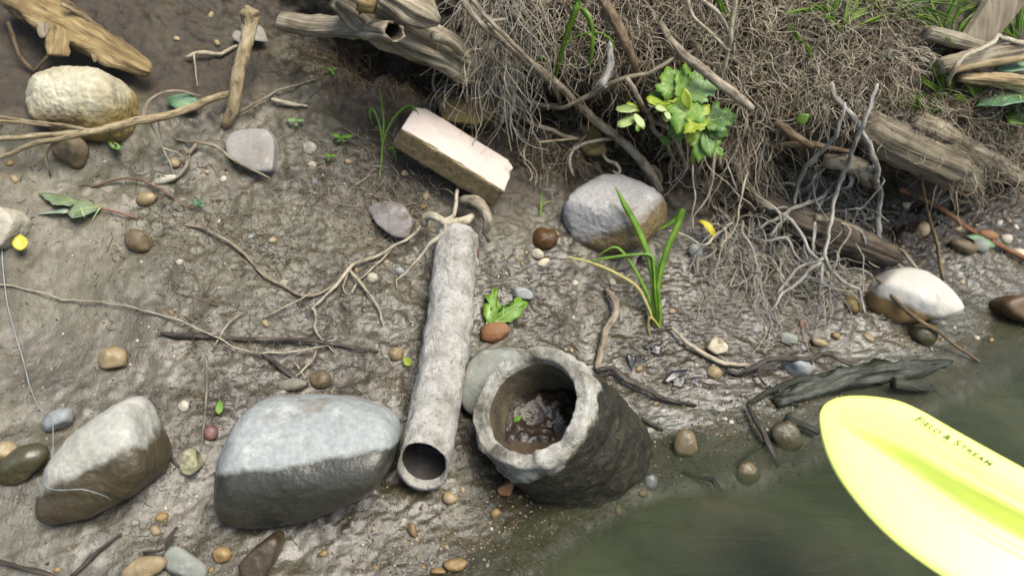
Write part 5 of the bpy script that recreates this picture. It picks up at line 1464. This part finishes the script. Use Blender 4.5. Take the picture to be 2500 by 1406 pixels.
# the maple sprig
def sprig():
    dr = hit(1640, 260)[2] - .02
    root = empty('maple_sprig', at_depth(1640, 300, dr))
    tag(root, 'leafy green maple sprig with winged seeds, caught in the roots', 'sprig')
    a = np.array(root.location)
    def st(pts, r, mt='leaf_bright', nm='stem'):
        P = np.array([at_depth(x, y, dr - c * .01) for x, y, c in pts]); R = np.array(r) * dr / FPX
        C, RR = catmull(P, R, .006); V, F, uv = tube_geo(C, RR, 6)
        mesh_from(nm, V - a, F, M[mt], root, uv=uv)
    st([(1690, 400, 2), (1692, 340, 4), (1668, 290, 5), (1650, 262, 5)], [4, 4, 4, 3])
    st([(1668, 290, 5), (1690, 262, 6), (1676, 236, 6)], [3, 3, 2]); st([(1692, 330, 4), (1718, 300, 6), (1735, 292, 6)], [3, 3, 2])
    L = lambda b, t, o, m, lb, lt, tl, **k: leaf('leaf', b, (b[0] + (t[0] - b[0]) * 1.1, b[1] + (t[1] - b[1]) * 1.1), o, m, lb, lt, tl, root, depthref=dr, **k)
    L((1650, 236), (1630, 166), MAPLE, 'leaf_mid', 6, 6.5, (-.1, .35, .9), width=1.02)
    L((1662, 240), (1678, 154), MAPLE, 'leaf_mid', 6.3, 5, (.5, .3, .8), width=.55)
    L((1678, 228), (1752, 210), MAPLE, 'leaf_pale', 6, 7, (.0, .45, .9), width=1.0)
    L((1672, 262), (1705, 172), MAPLE, 'leaf_pale', 5.2, 4.5, (.3, .5, .8), width=.7)
    L((1686, 250), (1655, 320), MAPLE, 'leaf_mid', 7, 8, (-.2, .2, .95), width=1.0)
    L((1718, 292), (1672, 322), MAPLE, 'leaf_bright', 8, 9, (-.2, .5, .85), width=.75)
    L((1690, 300), (1730, 258), FIVE, 'leaf_bright', 7.5, 7, (.2, .4, .9), width=.9)
    L((1722, 296), (1796, 282), MAPLE, 'leaf_dark', 5, 5, (.1, .3, .95), width=.9)
    L((1726, 300), (1776, 330), MAPLE, 'leaf_dark', 4.5, 4, (.2, .0, .95), width=.85)
    L((1712, 318), (1706, 392), MAPLE, 'leaf_mid', 4, 4.5, (-.1, -.1, 1), width=.62)
    L((1722, 320), (1736, 380), OVAL, 'leaf_dark', 4.6, 5, (.2, .1, 1), width=1.2)
    L((1735, 340), (1764, 382), FIVE, 'leaf_mid', 4, 4, (.2, 0, 1), width=.7)
    L((1640, 238), (1588, 230), OVAL, 'leaf_dark', 4, 4, (0, .5, .8), width=1.0)
    L((1680, 268), (1670, 218), OVAL, 'leaf_bright', 8, 8.5, (-.4, .3, .8), width=1.0)
    L((1640, 350), (1612, 338), OVAL, 'leaf_dark', 2.5, 2.5, (0, .4, .9), width=1.6)
    L((1700, 322), (1678, 346), OVAL, 'leaf_bright', 6, 6, (0, .2, 1), width=1.5)
    L((1650, 300), (1660, 345), MAPLE, 'leaf_dark', 3, 3.5, (-.1, .2, 1), width=.9)
    W = lambda b, t, m='samara', lb=6, lt=6.5, tl=(0, .5, .85), w=1.0: leaf('seed_wing', b, t, WING, m, lb, lt, tl, root, depthref=dr, veins=False, width=w, curl=.05)
    W((1556, 268), (1504, 266)); W((1560, 282), (1508, 308), lb=5.5, lt=6); W((1548, 278), (1572, 312), lb=6.5, lt=7); W((1556, 292), (1520, 290), 'leaf_pale', 5, 5.5); W((1562, 272), (1530, 252), 'leaf_bright', 5, 5.5)
    W((1632, 262), (1578, 240), 'leaf_bright'); W((1622, 258), (1582, 254)); W((1630, 268), (1600, 262), 'samara', 7, 7.5, w=1.4); W((1622, 268), (1636, 292), 'samara', 7, 7.5)
    W((1616, 278), (1630, 298), 'samara', 6, 6.5); W((1560, 296), (1556, 322), 'leaf_mid', 4, 4.5); W((1565, 300), (1572, 316), 'leaf_bright', 5, 5); W((1640, 252), (1654, 240), 'leaf_bright', 7, 7)
    for k in range(7):
        st([(1650 + random.uniform(-6, 6), 255, 6), (1632 + random.uniform(-8, 8), 246 + k * 3, 7), (1606 + random.uniform(-14, 14), 256 + k * 3, 6.5)], [1.6, 1.4, 1.2], nm='seed_stalk')
sprig()

leaf('leaf', (1186, 800), (1248, 712), CHEWED, 'leaf_mid', .8, 2.2, None, None, 'chewed green maple leaf lying on an orange clay lump beside the narrow pipe', curl=-.05, cup=.06, wave=.05, width=1.12)
leaf('leaf', (492, 262), (404, 240), OVAL, 'leaf_blue', 1.5, 1.2, None, None, 'oval blue green leaf under the forked branch', width=1.1)
leaf('maple_leaf', (248, 508), (92, 462), FIVE, 'leaf_dull', .9, .9, (0, .9, .5), None, 'folded green maple leaf on a red stalk with pale underside, at left', width=.75, curl=.2, cup=-.25)
leaf('maple_leaf', (244, 512), (90, 518), OVAL, 'leaf_under', .6, .5, (0, .75, .6), None, 'white underside fold beneath the green maple leaf at left', width=.42, veins=False)
B('leaf_stalk', 'red stalk of the folded maple leaf at left', 'stalk', M['red_stalk'], [([(246, 509, 1), (285, 518, .8), (335, 534, .3)], [3, 3, 2])])
leaf('leaf', (50, 612), (48, 570), OVAL, 'yellow_leaf', 1.8, 2, None, None, 'small bright yellow leaf against the pale stone at the left edge', width=1.5, veins=False)
leaf('leaf', (534, 1012), (536, 974), OVAL, 'leaf_mid', .5, 1, None, None, 'small single green leaf on mud left of the biggest grey boulder', width=.95, veins=False)
leaf('leaf', (1004, 892), (984, 872), OVAL, 'leaf_bright', .8, 1.2, None, None, 'small curled yellow green leaf left of the narrow pipe', width=1.4, veins=False)
leaf('leaf', (296, 364), (262, 346), OVAL, 'leaf_mid', 1, 1.5, None, None, 'small green leaf hanging below the tan boulder', width=1.0, veins=False)
leaf('dead_leaf', (1588, 585), (1500, 656), FIVE, 'dead_leaf', 1.6, 1.0, (-.2, .6, .8), None, 'grey dead leaf lying under the round pale boulder', width=.8, curl=.2)
leaf('dead_leaf', (590, 60), (655, 100), OVAL, 'dead_leaf', 2, 2, (.1, .5, .8), None, 'dull brown dead leaf behind the upright stick', width=1.4, veins=False)
leaf('dead_leaf', (575, 75), (588, 105), OVAL, 'dead_leaf', 2, 2, (.1, .5, .8), None, 'small brown dead leaf left of the upright stick', width=1.4, veins=False)
M['rot_leaf'] = leaf_mat('black_wet_leaf', (38, 36, 38), (62, 60, 66), .0, .3)
leaf('dead_leaf', (1540, 905), (1580, 872), FIVE, 'rot_leaf', .15, .2, None, None, 'black wet leaf on the mud below the grass tuft', width=1.3, veins=False)
leaf('dead_leaf', (1640, 905), (1668, 950), FIVE, 'rot_leaf', .15, .2, None, None, 'black wet leaf beside the dark forked stick', width=1.3, veins=False)
leaf('dead_leaf', (1690, 920), (1715, 955), FIVE, 'rot_leaf', .15, .2, None, None, 'narrow black leaf on silt near the tan pebble', width=.9, veins=False)
leaf('dead_leaf', (1590, 830), (1612, 868), FIVE, 'rot_leaf', .15, .2, None, None, 'black rotting leaf right under the grass tuft', width=1.2, veins=False)
leaf('leaf', (1708, 536), (1752, 566), WING, 'yellow_leaf', 4, 4.5, (.1, .6, .8), None, 'curled lime yellow leaf hanging right of the round pale boulder', width=.8, veins=False, curl=.8)
leaf('leaf', (2540, 150), (2430, 166), OVAL, 'leaf_blue', 5, 6, (0, .7, .7), None, 'blurred green leaf at the right edge near the torn limb', width=.9)
leaf('maple_leaf', (2560, 238), (2392, 240), FIVE, 'leaf_blue', 6, 7, (0, .85, .5), None, 'broad blue green leaf reaching in from the right edge', width=.7)
leaf('leaf', (2550, 275), (2465, 292), OVAL, 'leaf_mid', 6, 6, (0, .7, .7), None, 'bright green leaf below the broad leaf at the right edge', width=1.0)
leaf('leaf', (2430, 602), (2362, 572), OVAL, 'leaf_blue', 2, 2, None, None, 'dark green leaf lying beside the orange stone at far right', width=.7)
leaf('leaf', (1255, 1030), (1272, 1012), OVAL, 'leaf_mid', 12.5, 13, (0, .9, .4), None, 'scrap of green leaf on the puddle in the concrete pipe', width=1.2, veins=False)
leaf('leaf', (1945, 300), (1975, 280), OVAL, 'leaf_mid', 4, 4, None, None, 'small green leaf among fine roots above the level dark stick', width=1.5, veins=False)

def seedling(px, py, h, label, leaves, mat='leaf_mid', lift=1.0):
    P, n, d = hit(px, py)
    root = empty('seedling', P)
    tag(root, label, 'seedling')
    top = at_depth(px, py - h, d - .012)
    C, RR = catmull(np.array([P, (P + top) / 2 + AX * .001, top]), np.array([.0009, .0008, .0007]), .004)
    V, F, uv = tube_geo(C, RR, 5); mesh_from('stem', V - P, F, M['leaf_mid'], root, uv=uv)
    for (bx, by), (tx, ty), w in leaves:
        leaf('leaf', (px + bx, py - h + by), (px + tx, py - h + ty), OVAL, mat, 1.2, 1.0, (random.uniform(-.2, .2), .7, .7), root, width=w, veins=False, depthref=d)
seedling(722, 305, 10, 'two leaved seedling right of the short knobbly twig', [((0, 0), (-24, -4), 1.2), ((0, 0), (22, -2), 1.2), ((0, 4), (2, 16), 1.2)], 'leaf_pale')
seedling(832, 352, 16, 'largest seedling, with three leaves, above the smaller seedling', [((0, 0), (-24, -10), 1.1), ((0, 0), (32, -6), .9), ((0, 2), (-12, 12), 1.3), ((2, 0), (12, 10), 1.2)])
seedling(806, 398, 16, 'small bright seedling left of the thin grass', [((0, 0), (-14, -8), 1.2), ((0, 0), (16, -4), 1.2), ((0, 2), (-8, 12), 1.2)])
seedling(484, 508, 10, 'tiny seedling alone on the mid mud', [((0, 0), (-16, -8), 1.1), ((0, 0), (14, -16), 1.1), ((0, 0), (-4, 10), 1.2), ((0, 0), (18, 4), 1.1)], 'leaf_blue')
seedling(810, 180, 8, 'dim seedling in the shade below the driftwood trunk', [((0, 0), (-16, -8), 1.0), ((0, 0), (14, -6), 1.0), ((0, 0), (6, 14), 1.0)], 'leaf_dark')
seedling(1885, 410, 22, 'jagged green weed among the bleached roots', [((0, 0), (-22, -26), .7), ((0, 0), (38, -4), .7), ((0, 0), (8, -20), .7), ((0, 0), (-22, 18), .8), ((0, 0), (20, 14), .7)])
seedling(2180, 165, 20, 'two leaved weed in the upper right grass', [((0, 0), (-36, -26), 1.0), ((0, 0), (-10, 14), 1.4)], 'leaf_blue')

# ------------------------------------------------------------------ grass
def blade(pts, w, root, mat='grass', lift=1.0, d0=None):
    P, d = path3(pts, lift)
    if d0 is not None:
        P = np.array([at_depth(p[0], p[1], d0 - p[2] * .004) for p in pts]); d = np.full(len(P), d0)
    W = np.interp(np.linspace(0, 1, len(P)), np.linspace(0, 1, len(w)), w) * d / FPX
    C, RR = catmull(P, W, .006)
    T = np.gradient(C, axis=0); T /= np.linalg.norm(T, axis=1)[:, None]
    view = C - CAM; view /= np.linalg.norm(view, axis=1)[:, None]
    sdr = np.cross(T, view); sdr /= np.linalg.norm(sdr, axis=1)[:, None] + 1e-9
    nr_ = np.cross(sdr, T)
    nr_ = np.where((nr_ @ np.array([0, 0, 1.0]))[:, None] < 0, -nr_, nr_)
    sdr = sdr * .86 + nr_ * .3
    m = len(C)
    V = np.concatenate([C + sdr * RR[:, None], C - nr_ * RR[:, None] * .35, C - sdr * RR[:, None], C - nr_ * (RR[:, None] * .35 + .0003)])
    F = []
    for i in range(m - 1):
        for a, b in ((0, 1), (1, 2), (2, 3), (3, 0)):
            F.append([a * m + i, b * m + i, b * m + i + 1, a * m + i + 1])
    o0 = np.array(root.location)
    mesh_from('blade', V - o0, F, M[mat], root)

def tuft(name, label, base, blades, group=None, cat='grass tuft', mat='grass', d0=None):
    P, n, d = hit(*base)
    root = empty(name, P); tag(root, label, cat, group)
    for bl in blades:
        pts, w = bl[0], bl[1]
        blade(pts, w, root, bl[2] if len(bl) > 2 else mat, d0=(d if d0 else None))
    return root
tuft('grass_tuft', 'bright green grass tuft growing from the mud in front of the round pale boulder', (1605, 800), d0=True, blades=
     [([(1606, 800, 0), (1596, 735, 2), (1592, 670, 4), (1578, 610, 6), (1550, 545, 8), (1525, 500, 9.5), (1502, 456, 11)], [4, 6, 7, 9, 9, 8, 1]),
      ([(1606, 800, 0), (1604, 735, 2), (1612, 670, 4), (1630, 605, 6), (1650, 560, 7.5), (1664, 522, 8.5), (1668, 510, 9)], [5, 6, 8, 9, 9, 9, 7]),
      ([(1665, 512, 9), (1650, 535, 8), (1628, 550, 7), (1606, 562, 6)], [8, 8, 5, 1]),
      ([(1604, 795, 0), (1590, 740, 2), (1572, 700, 3), (1545, 650, 4.5), (1520, 615, 5.5), (1498, 603, 6), (1462, 622, 5)], [4, 5, 5, 5, 4, 3, 1]),
      ([(1602, 800, 0), (1580, 745, 2), (1555, 700, 3), (1500, 665, 4), (1440, 640, 4), (1386, 627, 4)], [4, 4, 5, 5, 4, 2], 'grass_dry'),
      ([(1606, 790, 0), (1600, 720, 3), (1596, 650, 5), (1588, 622, 6), (1540, 622, 6), (1480, 630, 5), (1446, 637, 4)], [4, 4, 4, 4, 4, 4, 2]),
      ([(1608, 800, 0), (1606, 740, 2), (1604, 690, 3.5), (1606, 655, 4.5), (1612, 612, 6)], [5, 6, 6, 4, 1]),
      ([(1610, 798, 0), (1612, 760, 1.5), (1606, 700, 3), (1600, 655, 4), (1594, 630, 5)], [5, 5, 5, 4, 1]),
      ([(1604, 800, 0), (1584, 770, 1), (1577, 740, 1.6), (1562, 716, 2)], [3, 3, 2, 1], 'grass_dry'),
      ([(1612, 802, 0), (1596, 780, 1.4), (1585, 775, 1.6), (1582, 805, .8), (1592, 825, .3)], [3, 4, 4, 3, 2], 'grass_dry')])
tuft('grass_tuft', 'tall arching grass blades at the top centre edge', (1352, 200),
     [([(1344, 232, .5), (1352, 200, 3), (1366, 150, 7), (1380, 95, 9), (1398, 45, 11), (1420, -20, 13)], [3, 5, 6, 8, 9, 9]),
      ([(1416, 20, 12), (1428, 30, 12.5), (1440, 50, 12.5), (1447, 90, 12), (1444, 130, 11), (1440, 168, 10)], [6, 8, 8, 7, 6, 1]),
      ([(1360, 130, 7), (1400, 95, 8), (1440, 80, 8), (1475, 85, 7), (1496, 105, 6), (1503, 130, 5)], [2, 2, 3, 3, 3, 1]),
      ([(1290, 185, 1), (1298, 165, 3), (1310, 146, 5), (1328, 142, 5), (1345, 160, 4)], [3, 5, 5, 4, 1])])
tuft('grass_tuft', 'thin seedling grass with drooping blades left of the brick', (930, 440),
     [([(925, 440, 0), (931, 400, 1), (934, 350, 2), (937, 300, 3.5), (932, 250, 5), (925, 215, 6)], [2, 3, 3, 3, 3, 1]),
      ([(933, 360, 2), (945, 320, 4), (965, 285, 6), (990, 262, 7), (1008, 262, 7.5), (1022, 290, 7), (1029, 340, 6)], [3, 3, 4, 4, 4, 4, 1]),
      ([(933, 350, 2), (928, 310, 4), (916, 275, 5), (905, 266, 5), (902, 280, 4.5), (910, 304, 4)], [3, 3, 4, 4, 3, 1]),
      ([(948, 366, 1.5), (958, 362, 2), (966, 378, 1.6), (966, 396, 1)], [3, 4, 3, 1])])
tuft('grass_tuft', 'tiny grass sprout in the dark hollow left of the round pale boulder', (1320, 528),
     [([(1318, 528, 0), (1321, 505, 1), (1325, 470, 2)], [2, 3, 1]), ([(1321, 505, 1), (1335, 494, 1.4), (1352, 492, 1)], [2, 2, 1])])
far = [('single grass blade beside the pale dry stem', [[(1776, 78), (1772, 40), (1758, 0), (1745, -30)]]),
       ('upright grass blades left of the arching clump, top edge', [[(2028, 58), (2026, 20), (2030, -30)], [(2032, 56), (2042, 20), (2062, -20)], [(2026, 60), (2012, 30), (1985, 8)]]),
       ('grass clump at the top edge right of the fibrous roots', [[(2052, 74), (2075, 36), (2112, -20)], [(2050, 76), (2062, 40), (2080, -30)], [(2056, 72), (2095, 40), (2140, 18)], [(2048, 78), (2030, 50), (2008, 38)]]),
       ('small grass blades over the fibrous roots', [[(2010, 38), (1985, 28), (1950, 28), (1920, 34)], [(1962, 110), (1945, 88), (1922, 58)], [(1975, 150), (1972, 120), (1955, 95)]]),
       ('largest grass clump, arching in the upper right', [[(2178, 44), (2200, 18), (2250, 4), (2320, 2), (2400, 24)], [(2180, 42), (2215, 30), (2270, 28), (2330, 48)], [(2176, 46), (2190, 10), (2230, -30)],
            [(2182, 40), (2230, 8), (2290, -12), (2360, 0)], [(2174, 48), (2150, 44), (2120, 52), (2100, 60)], [(2184, 46), (2240, 50), (2300, 80), (2330, 112)], [(2170, 40), (2140, 6), (2110, -10)]]),
       ('grass clump before the leaning board', [[(2330, 96), (2350, 60), (2392, 30), (2420, 26)], [(2332, 98), (2372, 72), (2410, 60), (2440, 70)], [(2326, 96), (2330, 52), (2350, 10)], [(2320, 98), (2290, 70), (2262, 62)], [(2336, 100), (2380, 96), (2425, 110)]]),
       ('grass leaning left below the torn limb', [[(2310, 250), (2296, 200), (2280, 150)], [(2306, 254), (2280, 214), (2240, 190)], [(2312, 250), (2318, 205), (2300, 160)], [(2300, 254), (2262, 240), (2232, 248)]]),
       ('dark grass clump above the thick barkless log', [[(2262, 290), (2250, 255), (2238, 226)], [(2268, 292), (2272, 250), (2290, 215)], [(2258, 294), (2240, 268), (2216, 250)], [(2270, 296), (2290, 268), (2312, 262)]]),
       ('grass blades beside the broad leaf at right', [[(2385, 268), (2370, 225), (2340, 185)], [(2390, 266), (2392, 225), (2380, 190)], [(2382, 270), (2352, 245), (2330, 240)]]),
       ('grass at the top right corner', [[(2480, 90), (2462, 50), (2440, 14)], [(2486, 88), (2490, 40), (2505, -10)], [(2478, 92), (2450, 70), (2425, 66)]]),
       ('grass at the top edge left of the leaning board', [[(2300, 66), (2282, 20), (2262, -30)], [(2304, 64), (2318, 20), (2345, -30)], [(2306, 66), (2345, 36), (2392, 12)], [(2298, 68), (2262, 44), (2226, 40)]]),
       ('grass blades at the right edge beneath the leaves', [[(2470, 330), (2452, 300), (2430, 288)], [(2474, 330), (2482, 296), (2500, 270)], [(2468, 332), (2440, 322), (2410, 330)]])]
for lab, bls in far:
    bl = []
    for pts in bls:
        for k in range(4):
            m = len(pts); ox, oy = random.uniform(-12, 12), random.uniform(-6, 6)
            q = [(x + ox * i / m + random.uniform(-6, 6), y + oy + random.uniform(-5, 5), .5 + 5.0 * math.sin(math.pi * .55 * i / (m - 1)) ** .8) for i, (x, y) in enumerate(pts)]
            bl.append((q, [1.4, 2.4, 3.0, 2.4, .5], random.choice(['grass_far', 'grass', 'grass'])))
    tuft('grass_tuft', lab, bls[0][0], bl)
bank_dir = None

# ------------------------------------------------------------------ the paddle
def paddle():
    m, nt, b = new_mat('neon_paddle_plastic')
    b.inputs['Base Color'].default_value = (.90, .99, .19, 1)
    b.inputs['Coat Weight'].default_value = .4; b.inputs['Coat IOR'].default_value = 1.9; b.inputs['Coat Roughness'].default_value = .35
    b.inputs['Roughness'].default_value = .30
    b.inputs['Specular IOR Level'].default_value = .6
    ink = plain_mat('green_ink', (70, 104, 24), (80, 116, 28), 40, .5, 0, k=.5)
    ink2 = plain_mat('faded_ink', (120, 136, 56), (132, 146, 64), 40, .5, 0, k=.5)
    nrm = np.array([-.20, -.30, .93]); nrm /= np.linalg.norm(nrm)
    P0 = at_depth(2230, 1180, .80)
    def on(px, py):
        d = raydir(px, py); t = ((P0 - CAM) @ nrm) / (d @ nrm); return CAM + d * t
    left = [(2000, 1018), (2001, 1045), (2008, 1080), (2022, 1120), (2046, 1165), (2082, 1215), (2125, 1265), (2180, 1318), (2250, 1372), (2330, 1424), (2430, 1482), (2560, 1550), (2720, 1630), (2900, 1712), (3080, 1790), (3180, 1822), (3260, 1834)]
    right = [(2000, 1018), (2003, 1002), (2014, 986), (2034, 974), (2066, 967), (2106, 966), (2150, 970), (2198, 980), (2250, 1003), (2318, 1042), (2400, 1088), (2500, 1143), (2640, 1222), (2800, 1318), (2990, 1450), (3120, 1580), (3230, 1730)]
    Lp, _ = catmull(np.array([on(*q) for q in left]), np.ones(len(left)), .012)
    Lp = np.array([on(*q) for q in left]); Rp = np.array([on(*q) for q in right])
    # resample both edges evenly along index
    def res(P, k=5):
        Q = np.vstack([2 * P[0] - P[1], P, 2 * P[-1] - P[-2]]); out = []
        for i in range(len(P) - 1):
            a, b_, c, d = Q[i:i + 4]
            for t in np.linspace(0, 1, k, endpoint=False):
                out.append(.5 * ((2 * b_) + (c - a) * t + (2 * a - 5 * b_ + 4 * c - d) * t * t + (-a + 3 * b_ - 3 * c + d) * t ** 3))
        return np.array(out + [P[-1]])
    Lr, Rr = res(Lp), res(Rp)
    nrow = len(Lr); nc_ = 56
    cc = np.linspace(0, 1, nc_)
    cc = .5 - .5 * np.cos(np.pi * cc) * (.9 + .1 * np.abs(np.cos(np.pi * cc)))
    top, bot = [], []
    for i in range(nrow):
        W = np.linalg.norm(Rr[i] - Lr[i])
        p = Lr[i][None] * (1 - cc[:, None]) + Rr[i][None] * cc[:, None]
        prog = max(0, min(1, (i / nrow - .22) / .40))
        prog = prog ** .9
        e = np.minimum(cc, 1 - cc) * W
        h = .0032 * (1 - np.exp(-e / .0022))                               # rounded rim
        c0_ = .60 - .06 * prog
        up = sstep(-.075, .0, cc - c0_ - .02) * (1 - sstep(.02, .30, cc - c0_))
        h = h + up * .030 * prog * W / .17
        h = h - .0022 * prog * np.exp(-((cc - c0_ + .15) / .018) ** 2)
        h = h + .0045 * np.sin(np.pi * cc) * (1 if i > 0 else 0) * min(1, W / .1)
        top.append(p + nrm * h[:, None])
        bot.append(p - nrm * (.0032 * (1 - np.exp(-e / .0022)) - .0045 * np.sin(np.pi * cc) * min(1, W / .1))[:, None])
    V = np.vstack(top + bot); mm = nrow * nc_
    ii = np.arange(mm).reshape(nrow, nc_)
    F = np.stack([ii[:-1, :-1], ii[1:, :-1], ii[1:, 1:], ii[:-1, 1:]], -1).reshape(-1, 4)
    F = np.vstack([F, F[:, ::-1] + mm])
    ed = []
    for i in range(nrow - 1):
        ed.append([ii[i, 0], ii[i, 0] + mm, ii[i + 1, 0] + mm, ii[i + 1, 0]]); ed.append([ii[i, -1], ii[i + 1, -1], ii[i + 1, -1] + mm, ii[i, -1] + mm])
    F = np.vstack([F, ed])
    root = empty('kayak_paddle', on(2250, 1180))
    a = np.array(root.location)
    tag(root, 'neon yellow green kayak paddle blade with printed lettering, lower right', 'paddle')
    mesh_from('paddle_blade', V - a, F, m, root)
    # shaft beyond the blade
    S0 = (Lr[-1] + Rr[-1]) / 2; dirv = (Lr[-1] + Rr[-1]) / 2 - (Lr[-20] + Rr[-20]) / 2; dirv /= np.linalg.norm(dirv)
    blk = plain_mat('black_shaft', (30, 30, 32), (40, 40, 42), 40, .4, 0)
    C, RR = catmull(np.array([S0 - dirv * .06, S0 + dirv * .3, S0 + dirv * .8]), np.array([.014, .0145, .0145]), .03)
    V, F, uv = tube_geo(C, RR, 20); mesh_from('shaft', V - a, F, blk, root, uv=uv)
    # printed lettering, laid on the blade surface
    bv = BVHTree.FromPolygons([tuple(v) for v in np.vstack(top)], ii_faces(ii))
    def drop(P):
        r = bv.ray_cast(Vector(P + nrm * .05), Vector(-nrm))
        return (np.array(r[0]) if r[0] is not None else P) + nrm * .0005
    def text(body, p0, p1, hpx, shear, mt, name='lettering', smallcaps=False):
        segs = [(body, 1.0)] if not smallcaps else [('F', 1.28), ('IELD ', 1.0), ('&', 1.12), (' ', 1), ('S', 1.28), ('TREAM', 1.0)]
        allv, allf, x, off = [], [], 0.0, 0
        for s_, sc in segs:
            if s_.strip() == '': x += .3 * len(s_); continue
            cu = bpy.data.curves.new('text', 'FONT'); cu.body = s_.rstrip(); cu.size = sc; cu.offset = .034 if smallcaps else .0; cu.space_character = 1.12
            to = link(bpy.data.objects.new('text', cu))
            dg = bpy.context.evaluated_depsgraph_get()
            me = bpy.data.meshes.new_from_object(to.evaluated_get(dg))
            vv = np.array([v.co[:] for v in me.vertices]); ff = [list(f.vertices) for f in me.polygons]
            bpy.data.objects.remove(to); bpy.data.curves.remove(cu); bpy.data.meshes.remove(me)
            vv[:, 0] -= vv[:, 0].min()
            wd = vv[:, 0].max()
            vv[:, 0] += x; x += wd + .10 + (.3 if s_.endswith(' ') else 0)
            allv.append(vv); allf += [[q + off for q in f] for f in ff]; off += len(vv)
        vv = np.vstack(allv); vv[:, 0] /= vv[:, 0].max(); vv[:, 1] /= .7
        A, Bq = on(*p0), on(*p1)
        ex = Bq - A; Lx = np.linalg.norm(ex); exn = ex / Lx
        up = np.cross(nrm, exn); up /= np.linalg.norm(up)
        hgt = hpx * .80 / FPX
        P = A + vv[:, :1] * ex + vv[:, 1:2] * hgt * (up + exn * shear)
        P = np.array([drop(q) for q in P])
        # subdivide is not needed: the blade is nearly flat under the print
        mesh_from(name, P - a, allf, mt, root, smooth=False)
    text('FIELD & STREAM', (2231, 1030), (2412, 1144), 15, .25, ink, smallcaps=True)
    text('1871', (2290, 1082), (2315, 1097), 8.5, .25, ink2, 'year_lettering')
    for p0, p1 in (((2221, 1026), (2286, 1075)), ((2321, 1097), (2400, 1145))):
        Q = [on(*p0), on(*p1)]; ex = (Q[1] - Q[0]); n_ = np.cross(nrm, ex); n_ /= np.linalg.norm(n_)
        row = [Q[0] + ex * t for t in np.linspace(0, 1, 9)]
        V = np.array([drop(r + n_ * s) for r in row for s in (-.0004, .0004)])
        mesh_from('printed_line', V - a, [[2 * i, 2 * i + 1, 2 * i + 3, 2 * i + 2] for i in range(8)], ink2, root)
def ii_faces(ii): return np.stack([ii[:-1, :-1], ii[1:, :-1], ii[1:, 1:], ii[:-1, 1:]], -1).reshape(-1, 4).tolist()
paddle()

# ------------------------------------------------------------------ the wood above the bank (seen in the water, out of frame)
def canopy():
    n = 9000
    c = np.stack([RNG.uniform(-9, 9, n), RNG.uniform(3.2, 9, n), RNG.uniform(1.6, 9, n)], -1)
    keep = fbm(c * .55, 2) > -.12
    c = c[keep]; n = len(c)
    a = RNG.normal(size=(n, 3)); a /= np.linalg.norm(a, axis=1)[:, None]
    b = np.cross(a, RNG.normal(size=(n, 3))); b /= np.linalg.norm(b, axis=1)[:, None]
    s = RNG.uniform(.09, .17, n)[:, None]
    V = np.stack([c - a * s, c + b * s * .5, c + a * s, c - b * s * .5], 1).reshape(-1, 3)
    F = np.arange(n * 4).reshape(n, 4)
    o = mesh_from('woodland_foliage', V, F, M['leaf_dark'], smooth=False)
    tag(o, 'leafy green woodland growing above the bank', None, None, 'stuff')
canopy()
